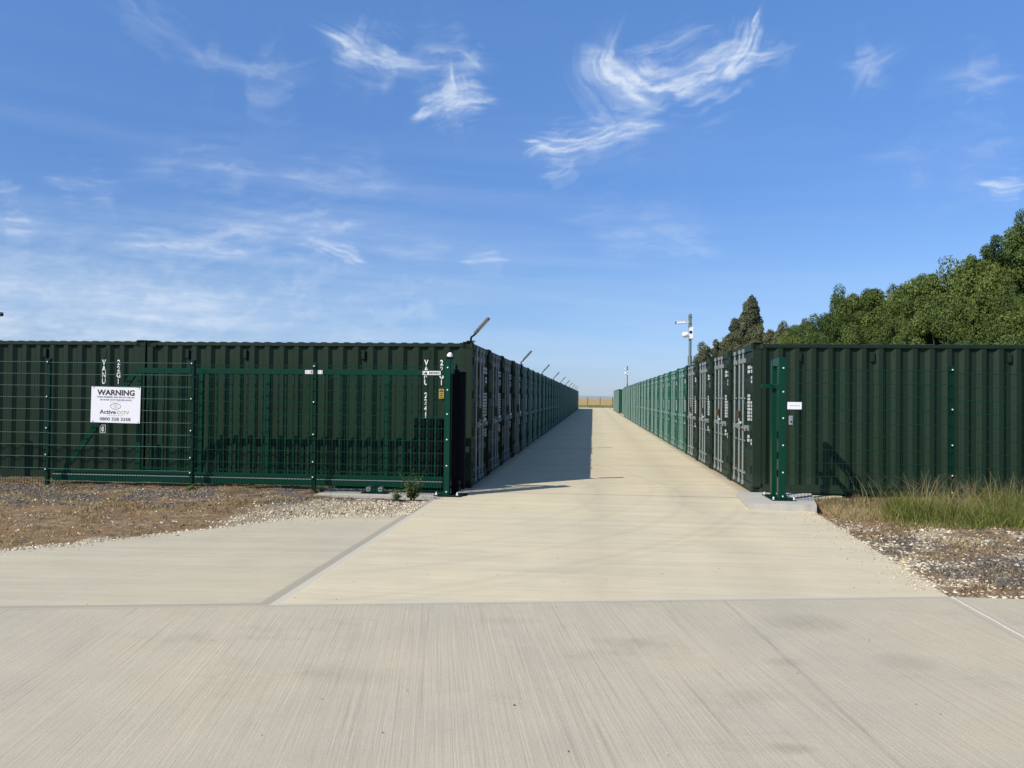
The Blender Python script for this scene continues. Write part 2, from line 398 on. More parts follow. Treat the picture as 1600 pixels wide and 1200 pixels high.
def verge():
    x = np.concatenate([np.arange(-13.5, -2.2, .055), np.linspace(-2.1, 2.8, 12), np.arange(2.85, 12, .055)])
    y = np.arange(3.6, 14.6, .055)
    X, Y = np.meshgrid(x, y)
    def dist():
        left = np.minimum(Y-apron_y(X), -2.47-X); right = np.minimum(X-right_edge(Y), Y-(7.14))
        return np.where(X < 0, left, right)
    d = dist()
    h = (fbm(X*2.2, Y*2.2, 1)-.5)*.10+(fbm(X*12, Y*12, 4)-.5)*.03
    rise = np.clip(d/2.5, 0, 1)*np.where(X < 0, .07, .06)
    H = np.where(d > 0, h*np.clip(d/.5, .15, 1)+rise-.022, -.11)
    pad = (X > -4.5) & (X < -2.3) & (Y > 12.6) | (X > 2.2) & (X < 3.45) & (Y > 12.15)
    H = np.where(pad, -.08, H); H = np.where(Y > 14.1, -.06, H)
    V = np.stack([X, Y, H], -1).reshape(-1, 3); idx = np.arange(X.size).reshape(X.shape)
    F = np.stack([idx[:-1,:-1], idx[:-1,1:], idx[1:,1:], idx[1:,:-1]], -1).reshape(-1, 4)
    me = mesh_np('gravel_verge', V, F, M['dirt'], True)
    sl, pa = zones(X, Y, d)
    c = np.stack([sl, pa, sl*0, sl*0+1], -1).astype(np.float32)
    a = me.color_attributes.new('zone', 'FLOAT_COLOR', 'POINT'); a.data.foreach_set('color', c.ravel())
    tag(mk('gravel_verge', me), kind='structure')
    return X, Y, H
def zones(X, Y, d):
    n = fbm(X*1.1, Y*1.1, 11); n2 = fbm(X*2.7, Y*2.7, 15)
    Ls = np.clip((n2-.47)/.07, 0, 1)*np.clip((Y-10.6+(n-.5)*2.0)/.5, 0, 1)*np.clip((13.1-Y)/.4+.4, 0, 1)*.9
    Lp = np.clip((.40+(n2-.5)*.5-d)/.18, 0, 1)
    Lp = np.maximum(Lp, np.clip((X+4.6+(n-.5)*1.8)/.8, 0, 1)*np.clip((12.4-Y)/.4, 0, 1)*.7)
    Lp = np.where(X > -9.5, Lp, Lp)
    Rs = np.clip((n-.47)/.08, 0, 1)*np.clip((10.3-Y)/.8, 0, 1)
    Rp = np.clip((n2-.5)/.06, 0, 1)*np.clip((11.2-Y)/.6, 0, 1)
    return np.where(X < 0, Ls*(1-Lp), Rs), np.where(X < 0, Lp, Rp*.8)
VG = verge()
def vh(x, y):
    X, Y, H = VG; xi = np.clip(np.searchsorted(X[0], x), 0, X.shape[1]-1); yi = np.clip(((y-3.6)/.055).astype(int), 0, X.shape[0]-1)
    return H[yi, xi]

# concrete
STAINS = [(1.55, 6.15, .35, .30, .16), (1.95, 5.3, .22, .22, .13), (.93, 3.93, .13, .07, .2), (.9, 4.6, .2, .12, .1), (.2, 5.5, .25, .1, .1), (-1.4, 4.6, .4, .15, .08), (1.2, 5.2, .15, .1, .12), (-.6, 5.9, .3, .1, .07)]
def concrete(name, base, broom_rot, margins, tyre=False, road=False, mcol=(.40, .385, .33)):
    m, nt, b = newmat(name); p = pos_node(nt)
    # broom strokes: long along local x after rotation
    q = mapping(nt, p, (1, 1, 1), (0, 0, broom_rot))
    w1 = noise(nt, mapping(nt, q, (.8, 62, 1)), 1, 4, .7); w2 = noise(nt, mapping(nt, q, (.5, 22, 1)), 1, 4, .7)
    crisp = ramp(nt, noise(nt, mapping(nt, q, (.6, 38, 1)), 1, 3, .5), [(.60, 0.), (.72, 1.)])
    w3 = noise(nt, mapping(nt, q, (.12, 4, 1)), 1, 3, .6)
    big = noise(nt, p, .55, 5, .6); mid = noise(nt, p, 2.3, 5, .65); fine = noise(nt, p, 130, 3, .7); sp = noise(nt, p, 28, 2, .5)
    stroke = mth(nt, 'ADD', mth(nt, 'MULTIPLY', mth(nt, 'SUBTRACT', w1, .5), .34 if road else .50), mth(nt, 'MULTIPLY', mth(nt, 'SUBTRACT', w2, .5), .10 if road else .18))
    stroke = mth(nt, 'SUBTRACT', stroke, mth(nt, 'MULTIPLY', crisp, .15 if road else .12))
    stroke = mth(nt, 'ADD', stroke, mth(nt, 'MULTIPLY', mth(nt, 'SUBTRACT', w3, .5), .12 if road else .34))
    s = N(nt, 'ShaderNodeSeparateXYZ'); L(nt, p, s.inputs[0])
    mar = None
    for (a, bb, c0, wd) in margins:     # a*x+b*y+c distance lines
        dd = mth(nt, 'ABSOLUTE', mth(nt, 'ADD', mth(nt, 'ADD', mth(nt, 'MULTIPLY', s.outputs[0], a), mth(nt, 'MULTIPLY', s.outputs[1], bb)), c0))
        k = mth(nt, 'SUBTRACT', mth(nt, 'ADD', .78, mth(nt, 'MULTIPLY', mid, .45)), mth(nt, 'DIVIDE', dd, wd), clamp=True); k = mth(nt, 'MULTIPLY', k, 3, clamp=True)
        mar = k if mar is None else mth(nt, 'MAXIMUM', mar, k)
    if mar is not None: stroke = mth(nt, 'MULTIPLY', stroke, mth(nt, 'SUBTRACT', 1, mth(nt, 'MULTIPLY', mar, .8)))
    if road:
        ld = mth(nt, 'ADD', mth(nt, 'ADD', mth(nt, 'MULTIPLY', s.outputs[0], .9945), mth(nt, 'MULTIPLY', s.outputs[1], .105)), mth(nt, 'ADD', -1.765, mth(nt, 'MULTIPLY', mth(nt, 'SUBTRACT', mid, .5), .05)))
        stroke = mth(nt, 'MULTIPLY', stroke, mth(nt, 'SUBTRACT', 1, mth(nt, 'MULTIPLY', mth(nt, 'MULTIPLY', ld, 4, clamp=True), .35)))
        rid = mth(nt, 'SUBTRACT', 1, mth(nt, 'DIVIDE', mth(nt, 'ABSOLUTE', ld), .022), clamp=True)
        stroke = mth(nt, 'SUBTRACT', stroke, mth(nt, 'MULTIPLY', rid, .16))
        for (cx, cy, rx_, ry_, st_) in STAINS:
            ex = mth(nt, 'DIVIDE', mth(nt, 'SUBTRACT', s.outputs[0], cx), rx_); ey = mth(nt, 'DIVIDE', mth(nt, 'SUBTRACT', s.outputs[1], cy), ry_)
            el2 = mth(nt, 'ADD', mth(nt, 'MULTIPLY', ex, ex), mth(nt, 'MULTIPLY', ey, ey))
            k = mth(nt, 'SUBTRACT', mth(nt, 'MULTIPLY', mid, 2.0), el2, clamp=True)
            stroke = mth(nt, 'SUBTRACT', stroke, mth(nt, 'MULTIPLY', mth(nt, 'MULTIPLY', k, w2), st_*2))
    v = mth(nt, 'ADD', 1, stroke)
    v = mth(nt, 'ADD', v, mth(nt, 'MULTIPLY', mth(nt, 'SUBTRACT', big, .5), .36))
    v = mth(nt, 'ADD', v, mth(nt, 'MULTIPLY', mth(nt, 'SUBTRACT', mid, .5), .22))
    v = mth(nt, 'ADD', v, mth(nt, 'MULTIPLY', mth(nt, 'SUBTRACT', fine, .5), .55))
    v = mth(nt, 'SUBTRACT', v, mth(nt, 'MULTIPLY', ramp(nt, sp, [(.73, 0.), (.78, 1.)]), .18))
    if tyre:
        for (cx, cy, rad, st) in ((-6.5, 14.0, 8.0, .065), (-6.5, 14.0, 6.6, .05), (-9.0, 15.5, 11.6, .065), (-9.0, 15.5, 10.1, .05), (-9.0, 15.5, 11.83, .05), (6.5, 13.5, 5.2, .04), (6.5, 13.5, 6.7, .035)):
            dx = mth(nt, 'SUBTRACT', s.outputs[0], cx); dy = mth(nt, 'SUBTRACT', s.outputs[1], cy)
            rr_ = mth(nt, 'SQRT', mth(nt, 'ADD', mth(nt, 'MULTIPLY', dx, dx), mth(nt, 'MULTIPLY', dy, dy)))
            k = mth(nt, 'SUBTRACT', 1, mth(nt, 'DIVIDE', mth(nt, 'ABSOLUTE', mth(nt, 'SUBTRACT', rr_, rad)), .10), clamp=True)
            v = mth(nt, 'SUBTRACT', v, mth(nt, 'MULTIPLY', mth(nt, 'MULTIPLY', k, mid), st*2))
        fr = mth(nt, 'FRACT', mth(nt, 'DIVIDE', mth(nt, 'ADD', mth(nt, 'SUBTRACT', s.outputs[1], 13.75), 3), 6))
        jd = mth(nt, 'MULTIPLY', mth(nt, 'ABSOLUTE', mth(nt, 'SUBTRACT', fr, .5)), 6)
        jb = mth(nt, 'SUBTRACT', 1, mth(nt, 'DIVIDE', jd, .11), clamp=True); jb = mth(nt, 'MULTIPLY', jb, mth(nt, 'GREATER_THAN', s.outputs[1], 12.5))
        v = mth(nt, 'SUBTRACT', v, mth(nt, 'MULTIPLY', mth(nt, 'MULTIPLY', jb, mid), .5))
        for cx in (-2.12, 2.74):       # leaf litter and dirt swept against the container feet
            k = mth(nt, 'SUBTRACT', 1, mth(nt, 'DIVIDE', mth(nt, 'ABSOLUTE', mth(nt, 'SUBTRACT', s.outputs[0], cx)), .22), clamp=True)
            k = mth(nt, 'MULTIPLY', k, mth(nt, 'GREATER_THAN', s.outputs[1], 14.0))
            v = mth(nt, 'SUBTRACT', v, mth(nt, 'MULTIPLY', mth(nt, 'MULTIPLY', k, mid), .75))
        # wheel tracks down the aisle
        for cx in (.1, 1.55):
            k = mth(nt, 'SUBTRACT', 1, mth(nt, 'DIVIDE', mth(nt, 'ABSOLUTE', mth(nt, 'SUBTRACT', s.outputs[0], cx)), .45), clamp=True)
            v = mth(nt, 'SUBTRACT', v, mth(nt, 'MULTIPLY', mth(nt, 'MULTIPLY', k, big), .17))
    if road:
        st = noise(nt, mapping(nt, p, (.9, 1.6, 1), (0, 0, .5)), 1.1, 5, .7)
        v = mth(nt, 'SUBTRACT', v, mth(nt, 'MULTIPLY', ramp(nt, st, [(.56, 0.), (.72, 1.)]), .13))
    c = mixc(nt, 1., base, N_val(nt, v), 'MULTIPLY')
    warm = mixc(nt, ramp(nt, big, [(.4, 0.), (.7, .35)]), c, mixc(nt, 1., c, (1.02, .93, .78), 'MULTIPLY'))
    if mar is not None: warm = mixc(nt, mth(nt, 'MULTIPLY', mar, .6), warm, mcol)
    L(nt, warm, b.inputs['Base Color']); b.inputs['Roughness'].default_value = .9
    b.inputs['Specular IOR Level'].default_value = .3
    h = mth(nt, 'ADD', mth(nt, 'ADD', w1, mth(nt, 'MULTIPLY', w2, 1.2)), mth(nt, 'MULTIPLY', fine, .5))
    if mar is not None: h = mth(nt, 'MULTIPLY', h, mth(nt, 'SUBTRACT', 1, mth(nt, 'MULTIPLY', mar, .8)))
    bump(nt, b, h, .55 if road else .4, .006)
    return m
road_line = (-.193/1.0185, 1/1.0185, -6.55/1.0185)
C_AISLE = concrete('cream_broomed_concrete', (.515, .455, .318), 0, [(1, 0, 2.46, .10), road_line+(.07,)], tyre=True, mcol=(.45, .42, .35))
C_APRON = concrete('grey_cream_broomed_concrete', (.43, .39, .285), R(-4), [(1, 0, 2.46, .11), road_line+(.09,)], mcol=(.24, .23, .19))
C_ROAD = concrete('grey_broomed_concrete', (.415, .372, .280), R(90-10.9), [road_line+(.05,), (1, 0, -2.97, .07)], road=True, mcol=(.37, .34, .27))
C_PAD = concrete('smooth_grey_concrete', (.40, .385, .34), 0, [])
M['joint'] = simple('dark_joint_filler', (.09, .085, .075), .9)
M['seal'] = simple('pale_joint_sealant', (.44, .415, .34), .8, 0, .2)

def slab(poly, z0, z1, name, mat, parent=None, gap=.008, ch=.014):
    """polygon slab with chamfered arris; joints are left open"""
    bm = bmesh.new(); vs = [bm.verts.new((x, y, z1)) for x, y in poly]; f = bm.faces.new(vs)
    if f.normal.z < 0: f.normal_flip()
    bm.normal_update()
    if f.normal.z < 0: bmesh.ops.reverse_faces(bm, faces=[f])
    bmesh.ops.inset_region(bm, faces=[f], thickness=gap, depth=0)
    out = [g for g in bm.faces if g is not f]; bmesh.ops.delete(bm, geom=out, context='FACES')
    ext = bmesh.ops.inset_region(bm, faces=[f], thickness=ch, depth=0)
    for v in bm.verts:
        if v not in f.verts: v.co.z -= ch*.7
    be = [e for e in bm.edges if e.is_boundary]
    r = bmesh.ops.extrude_edge_only(bm, edges=be)
    for g in r['geom']:
        if isinstance(g, bmesh.types.BMVert): g.co.z = z0
    bmesh.ops.recalc_face_normals(bm, faces=bm.faces)
    me = bpy.data.meshes.new(name); bm.to_mesh(me); bm.free(); me.materials.append(mat)
    return mk(name, me, parent)
def setting(name):
    o = bpy.data.objects.new(name, None); COL.objects.link(o); return tag(o, kind='structure')
aisle = setting('concrete_aisle')
slab([(-2.46, jline(-2.46)), (2.95, jline(2.95)), (3.2, 12.2), (3.22, 13.75), (-2.46, 13.75)], -.16, 0, 'concrete_slab', C_AISLE, aisle)
yb = 13.75
while yb < 135:
    slab([(-3.2, yb), (4.2, yb), (4.2, yb+6), (-3.2, yb+6)], -.16, 0, 'concrete_slab', C_AISLE, aisle); yb += 6
apron = setting('concrete_apron')
ap = [(-2.46, 10.95)]+AP[1:]
slab([(-2.46, jline(-2.46))]+ap+[(-12.5, jline(-12.5))], -.16, -.004, 'concrete_slab', C_APRON, apron)
road = setting('road')
slab([(2.97, jline(2.97)), (-30, jline(-30)), (-30, -10), (2.97, -10)], -.16, -.002, 'concrete_slab', C_ROAD, road)
slab([(2.97, 7.12), (2.97, -10), (24, -10), (24, 7.2)], -.16, -.002, 'concrete_slab', C_ROAD, road)
# wobbly pale sealant bead in the right hand joint, dark filler in the others
def bead(p0, p1, wd, z, name, mat, parent, seed=0):
    rnd = random.Random(seed); p0 = Vector(p0); p1 = Vector(p1); n = int((p1-p0).length/.12)+2; d = (p1-p0).normalized(); s = Vector((-d.y, d.x))
    V = []; F = []
    for i in range(n):
        p = p0.lerp(p1, i/(n-1))+s*rnd.uniform(-.003, .003); ww = wd*rnd.uniform(.75, 1.2)
        V += [(*(p-s*ww), -.012), (*(p-s*ww*.5), z), (*(p+s*ww*.5), z), (*(p+s*ww), -.012)]
    for i in range(n-1):
        for k in range(3): F.append((i*4+k, i*4+k+1, i*4+5+k, i*4+4+k))
    mk(name, mesh_np(name, V, F, mat), parent)
bead((2.97, 7.1), (2.97, -2), .010, .006, 'joint_sealant', M['seal'], road, 1)
bead((-2.46, 6.1), (-2.46, 10.9), .012, -.007, 'joint_filler', M['joint'], apron, 2)
bead((-20, jline(-20)), (2.95, jline(2.95)), .010, -.009, 'joint_filler', M['joint'], road, 3)
padL = tag(slab([(-4.45, 12.72), (-2.47, 12.9), (-2.47, 13.74), (-4.45, 13.74)], -.16, .012, 'gate_footing', C_PAD), kind='structure')
padR = tag(slab([(2.30, 12.28), (3.24, 12.22), (3.55, 13.72), (2.36, 13.70)], -.16, .10, 'concrete_plinth', C_PAD, ch=.015), kind='structure')

# loose stones ------------------------------------------------------------
ICO = None
def ico():
    global ICO
    if ICO is None:
        bm = bmesh.new(); bmesh.ops.create_icosphere(bm, subdivisions=1, radius=1); bm.verts.index_update()
        ICO = (np.array([v.co[:] for v in bm.verts]), np.array([[v.index for v in f.verts] for f in bm.faces])); bm.free()
    return ICO
def stone_mat(name, stops):
    m, nt, b = newmat(name); at = N(nt, 'ShaderNodeAttribute', attribute_name='tone')
    L(nt, ramp(nt, at.outputs['Fac'], stops), b.inputs['Base Color']); b.inputs['Roughness'].default_value = .9
    return m
def stones(name, P, S, mat, label, cat, seed=0):
    rng = np.random.default_rng(seed); bv, bf = ico(); n = len(P)
    sc = rng.uniform(.6, 1.25, (n, 3))*S[:, None]; sc[:, 2] *= .6
    jit = 1+rng.uniform(-.28, .28, (n, 12))
    V = bv[None]*jit[..., None]*sc[:, None]
    t = rng.uniform(0, 6.28, n); c, s = np.cos(t)[:, None], np.sin(t)[:, None]
    x = V[..., 0]*c-V[..., 1]*s; y = V[..., 0]*s+V[..., 1]*c
    tl = rng.uniform(-.4, .4, n)[:, None]; z = V[..., 2]+x*tl
    V = np.stack([x, y, z], -1)+P[:, None]
    F = bf[None]+(np.arange(n)*12)[:, None, None]
    me = mesh_np(name, V.reshape(-1, 3), F.reshape(-1, 3), mat)
    a = me.attributes.new('tone', 'FLOAT', 'POINT'); a.data.foreach_set('value', np.repeat(rng.uniform(0, 1, n), 12).astype(np.float32))
    return tag(mk(name, me), label, cat, kind='stuff')
def scatter(n, x0, x1, y0, y1, fn, seed):
    rng = np.random.default_rng(seed); x = rng.uniform(x0, x1, n); y = rng.uniform(y0, y1, n)
    k = rng.uniform(0, 1, n) < fn(x, y); x, y = x[k], y[k]; return np.stack([x, y, vh(x, y)], -1), rng
def dl(x, y): return np.minimum(y-apron_y(x), -2.49-x)
def dr(x, y): return np.minimum(x-right_edge(y), y-7.16)
PALE = stone_mat('pale_limestone', [(0., (.28, .21, .13)), (.5, (.48, .40, .27)), (1., (.66, .59, .45))])
SLATE = stone_mat('slate_chipping', [(0., (.04, .033, .028)), (.6, (.10, .085, .070)), (1., (.27, .23, .17))])
def inpad(x, y): return ((x > -4.45) & (x < -2.4) & (y > 12.7)) | ((x > 2.25) & (x < 3.45) & (y > 12.2))
def f1(x, y):
    d = dl(x, y); z = zones(x, y, d)[1]; return np.where((d > 0) & (y < 12.7) & ~inpad(x, y), z+.03, 0)
P, rng = scatter(75000, -11, -2.5, 4.6, 12.7, f1, 1)
stones('pale_pebbles', P, rng.uniform(.008, .023, len(P)), PALE, 'cream limestone pebbles along the back of the left concrete apron', 'pebbles', 1)
def f2(x, y):
    d = dl(x, y); z = zones(x, y, d)[0]; return np.where((d > 0) & ~inpad(x, y), z*.85+.03, 0)
P, rng = scatter(48000, -11.5, -2.5, 6, 13.6, f2, 2)
stones('slate_chippings', P, rng.uniform(.007, .026, len(P)), SLATE, 'dark grey slate chippings in the dirt below the left fence', 'gravel', 2)
def f3(x, y):
    d = dr(x, y); z = zones(x, y, d); return np.where((d > 0) & ~inpad(x, y), np.clip(z[1]*.45+.05*(y < 11.2)+.2*np.exp(-d/.3), 0, 1), 0)
P, rng = scatter(42000, 2.9, 9.5, 7.1, 11.8, f3, 3)
stones('pale_pebbles', P, rng.uniform(.006, .024, len(P)), PALE, 'cream limestone pebbles beside the right edge of the concrete', 'pebbles', 3)
def f4(x, y):
    d = dr(x, y); z = zones(x, y, d); return np.where((d > 0) & ~inpad(x, y), np.clip(z[0]*.9+.2, 0, 1), 0)
P, rng = scatter(52000, 2.9, 9.5, 7.1, 11.2, f4, 4)
stones('slate_chippings', P, rng.uniform(.005, .020, len(P)), SLATE, 'dark grey slate chippings beside the right edge of the concrete', 'gravel', 4)
rng = np.random.default_rng(9); n = 170
x = rng.uniform(-5, 4.5, n); y = rng.uniform(1.5, 13, n)**1.0; k = (x > -2.4) | (y < 6); x, y = x[k], y[k]
stones('loose_grit', np.stack([x, y, x*0+.003], -1), rng.uniform(.002, .006, len(x)), SLATE, 'scattered dark grit lying on the concrete', 'grit', 5)
rng = np.random.default_rng(19); n = 900
y = rng.uniform(7.2, 12.1, n); x = right_edge(y)-rng.exponential(.12, n); x2 = rng.uniform(-9, -2.6, n); y2 = apron_y(x2)-rng.exponential(.12, n)
k = rng.uniform(size=n) < .5; x = np.where(k, x, x2); y = np.where(k, y, y2)
stones('spilled_pebbles', np.stack([x, y, x*0+.004], -1), rng.uniform(.004, .012, n), PALE, 'small pale pebbles spilled over the edges of the concrete', 'pebbles', 6)

# ================================================================== vegetation
def leaf_mat(name, dark, mid, light, trans=.25):
    m = bpy.data.materials.new(name); m.use_nodes = True; nt = m.node_tree; b = nt.nodes['Principled BSDF']; out = nt.nodes['Material Output']
    at = N(nt, 'ShaderNodeAttribute', attribute_name='tone'); info = N(nt, 'ShaderNodeObjectInfo')
    f = mth(nt, 'ADD', mth(nt, 'MULTIPLY', at.outputs['Fac'], .8), mth(nt, 'MULTIPLY', info.outputs['Random'], .2))
    c = ramp(nt, f, [(.05, dark), (.5, mid), (.95, light)])
    L(nt, c, b.inputs['Base Color']); b.inputs['Roughness'].default_value = .7; b.inputs['Specular IOR Level'].default_value = .2
    t = N(nt, 'ShaderNodeBsdfTranslucent'); L(nt, mixc(nt, 1., c, (1.25, 1.3, .7), 'MULTIPLY'), t.inputs[0])
    mx = N(nt, 'ShaderNodeMixShader'); mx.inputs[0].default_value = trans
    L(nt, b.outputs[0], mx.inputs[1]); L(nt, t.outputs[0], mx.inputs[2]); L(nt, mx.outputs[0], out.inputs[0])
    return m
GRASS = leaf_mat('green_grass_blade', (.07, .095, .018), (.165, .19, .045), (.33, .31, .11), .35)
STRAW = leaf_mat('straw_blade', (.16, .11, .05), (.34, .26, .13), (.50, .42, .24), .3)
RUSTY = leaf_mat('rusty_dead_stem', (.11, .065, .03), (.21, .13, .065), (.33, .23, .12), .2)
def blades(name, P, H, W, mat, label, cat, seed, lean=.35, seg=3, wind=.0):
    rng = np.random.default_rng(seed); n = len(P)
    t = rng.uniform(0, 6.28, n); d = np.stack([np.cos(t), np.sin(t), 0*t], -1); t2 = rng.uniform(0, 6.28, n)
    side = np.stack([np.cos(t2), np.sin(t2), 0*t2], -1); ln = rng.uniform(.05, lean, n)*H
    V = np.zeros((n, 2*(seg+1), 3))
    for i in range(seg+1):
        u = i/seg; c = P+np.outer(np.ones(n), [0, 0, 1])*(H*u)[:, None]*(1-.15*u)+d*(ln*u*u)[:, None]+np.array([wind, 0, 0])*(H*u*u)[:, None]
        wd = (W*(1-u*.85))[:, None]; V[:, 2*i] = c-side*wd; V[:, 2*i+1] = c+side*wd
    fb = np.array([[2*i, 2*i+1, 2*i+3, 2*i+2] for i in range(seg)])
    F = fb[None]+(np.arange(n)*2*(seg+1))[:, None, None]
    me = mesh_np(name, V.reshape(-1, 3), F.reshape(-1, 4), mat)
    a = me.attributes.new('tone', 'FLOAT', 'POINT'); a.data.foreach_set('value', np.repeat(rng.uniform(0, 1, n), 2*(seg+1)).astype(np.float32))
    return tag(mk(name, me), label, cat, kind='stuff')
def gmask(x, y):
    n = fbm(x*1.9, y*1.9, 31); c = 11.75-.25*np.clip(x-6, 0, 4)
    return np.clip(1.3-np.abs(y-c)/(.60+1.1*n), 0, 1)*np.clip((x-3.75)/.5, 0, 1)*(.35+n)
P, rng = scatter(60000, 3.7, 10.5, 10.6, 12.9, gmask, 11)
hh = rng.uniform(.05, .30, len(P))*(.2+1.7*fbm(P[:,0]*2.6, P[:,1]*2.6, 5))*np.clip(1.25-(P[:,0]-4)*.10, .5, 1.2)
hh *= np.clip(gmask(P[:,0], P[:,1])*1.35, .25, 1.1)
blades('green_grass', P, hh, rng.uniform(.003, .006, len(P)), GRASS, 'long green grass growing along the foot of the right fence', 'grass', 1, 1.1, wind=-.1)
P, rng = scatter(3400, 3.8, 9.5, 11.2, 12.9, lambda x, y: gmask(x, y)*np.clip(1.3-(x-4)*.22, .12, 1)*(fbm(x*3, y*3, 77) > .45), 12)
blades('seeding_grass', P, rng.uniform(.3, .74, len(P))*np.clip(1.1-(P[:,0]-4)*.07, .5, 1), rng.uniform(.0022, .0042, len(P)), STRAW, 'tall straw coloured seeding grass stems by the right fence', 'grass', 2, .7, 4, wind=-.08)
def rmask(x, y):
    n = fbm(x*2.1, y*2.1, 37); d = dr(x, y)
    return np.where((d > .05) & ~inpad(x, y), np.clip((n-.50)/.1, 0, 1)*.9, 0)
P, rng = scatter(26000, 3.1, 10, 7.3, 12.4, rmask, 13)
blades('dead_weeds', P, rng.uniform(.015, .075, len(P)), rng.uniform(.003, .006, len(P)), RUSTY, 'low reddish brown dead weeds among the stones on the right', 'weeds', 3, 1.2, 2)
def lmask(x, y):
    n = fbm(x*1.4, y*1.4, 41); d = dl(x, y); z = zones(x, y, d)
    return np.where((d > .25) & ~inpad(x, y), np.clip((n-.42)/.12, 0, 1)*(1-z[1])*(1-.7*z[0]), 0)
P, rng = scatter(36000, -12, -2.6, 6, 13.6, lmask, 14)
blades('dry_grass', P, rng.uniform(.02, .07, len(P)), rng.uniform(.003, .006, len(P)), STRAW, 'short sun dried straw grass on the dirt left of the apron', 'grass', 4, 1.3, 2)
P, rng = scatter(12000, -12, -2.6, 9, 13.6, lambda x, y: lmask(x, y)*(fbm(x*.8, y*.8, 55) > .52), 15)
blades('dead_weeds', P, rng.uniform(.02, .09, len(P)), rng.uniform(.003, .006, len(P)), RUSTY, 'low reddish brown dead weeds in the dirt below the left fence', 'weeds', 5, 1.2, 2)
P, rng = scatter(9000, 3.3, 4.6, 11.4, 13.6, lambda x, y: np.where(~inpad(x, y) & (dr(x, y) > .05), .75*(fbm(x*4, y*4, 61) > .38), 0), 16)
blades('straw_tuft', P, rng.uniform(.03, .14, len(P)), rng.uniform(.003, .005, len(P)), STRAW, 'dry straw coloured grass between the right plinth and the green grass', 'grass', 8, 1.2, 3)
def smask(x, y):
    n = fbm(x*1.7, y*2.6, 83); d = dr(x, y)
    return np.where((d > .1) & ~inpad(x, y), np.clip((n-.47)/.1, 0, 1)*np.clip((y-8.2)/1.5, .25, 1), 0)
P, rng = scatter(26000, 3.1, 10, 7.4, 11.2, smask, 17)
blades('dry_grass', P, rng.uniform(.015, .07, len(P)), rng.uniform(.003, .006, len(P)), STRAW, 'short sun dried straw grass on the stony ground at the right', 'grass', 9, 1.4, 2)
# weeds at the end of the aisle
rng = np.random.default_rng(3); n = 26000; P = np.stack([rng.uniform(-14, 16, n), rng.uniform(136, 151, n), np.full(n, -.02)], -1)
blades('field_edge_weeds', P, rng.uniform(.12, .5, n), rng.uniform(.02, .05, n), leaf_mat('yellow_weed', (.12, .13, .04), (.26, .24, .09), (.45, .38, .18)), 'yellow green weeds between the end of the aisle and the far fence', 'weeds', 6, .6, 2)

def tree_mesh(seed, rx, ry, rz, nclump, nleaf, cr, leaf, shape='round', taper=0):
    """crown spread over many leaf clumps; centre at origin, unit metres"""
    rng = np.random.default_rng(seed); C = []
    while len(C) < nclump:
        p = rng.normal(size=3); p /= np.linalg.norm(p)
        r = rng.uniform(.45, 1.0)**.6
        p = p*r
        if shape == 'spire':
            u = rng.uniform(0, 1)**1.1; ang = rng.uniform(0, 6.28); rad = (1-u)**.75*(.35+.65*min(1, u*6+.25))*rng.uniform(.55, 1)
            p = np.array([math.cos(ang)*rad, math.sin(ang)*rad, u*2-1])
        bumpy = 1+.28*(fbm(np.array([p[0]*2.3+seed]), np.array([p[2]*2.3+p[1]*1.7]), seed)[0]-.5)*2
        C.append([p[0]*rx*bumpy, p[1]*ry*bumpy, p[2]*rz*bumpy])
    C = np.array(C); crs = rng.uniform(.55, 1.15, nclump)*cr
    ctone = rng.normal(.0, .16, nclump)
    k = np.repeat(np.arange(nclump), nleaf); n = len(k)
    d = rng.normal(size=(n, 3)); d /= np.linalg.norm(d, axis=1)[:, None]
    rad = crs[k]*rng.uniform(.35, 1.12, n)**.5
    sq = np.array([1., 1., .8]) if shape != 'spire' else np.array([.7, .7, 1.5])
    c = C[k]+d*rad[:, None]*sq
    nrm = d+rng.normal(scale=.55, size=(n, 3))+np.array([0, 0, .35]); nrm /= np.linalg.norm(nrm, axis=1)[:, None]
    a = rng.normal(size=(n, 3)); u = np.cross(nrm, a); u /= np.linalg.norm(u, axis=1)[:, None]; v = np.cross(nrm, u)
    s = leaf*rng.uniform(.6, 1.3, n)[:, None]
    V = np.stack([c-u*s, c+v*s*.45-nrm*s*.12, c+u*s, c-v*s*.45-nrm*s*.12], 1)
    F = np.arange(n*4).reshape(-1, 4)
    tone = np.clip(.45+ctone[k]+rng.normal(0, .16, n), 0, 1)
    return V.reshape(-1, 3), F, np.repeat(tone, 4), C
def crown_mesh(name, mat, *a, **kw):
    V, F, t, C = tree_mesh(*a, **kw); me = mesh_np(name, V, F, mat)
    at = me.attributes.new('tone', 'FLOAT', 'POINT'); at.data.foreach_set('value', t.astype(np.float32)); return me, C
def trunk_mesh(h, r, C, zc, seed):
    """tapered trunk from the ground (z=0) with limbs to the lower clumps; zc = crown centre height"""
    rng = random.Random(seed); b = MB(); p = Vector((0, 0, -.2)); n = 6; pts = [p.copy()]
    for i in range(n): p = p+Vector((rng.uniform(-.1, .1), rng.uniform(-.1, .1), (h+.2)/n)); pts.append(p.copy())
    for i in range(n): b.tube(pts[i], pts[i+1], r*(1-i/n*.6), 9, r*(1-(i+1)/n*.6), caps=False)
    for c in rng.sample(list(C), min(14, len(C))):
        s = pts[rng.randint(2, n)]; e = Vector(c)*.85+Vector((0, 0, zc)); mid = s.lerp(e, .5)+Vector((0, 0, .15))
        b.tube(s, mid, r*.36, 6, r*.22, caps=False); b.tube(mid, e, r*.22, 5, r*.07, caps=False)
    return b
BARK = simple('bark', (.13, .11, .085), .9, 0, .3, 12, .02)
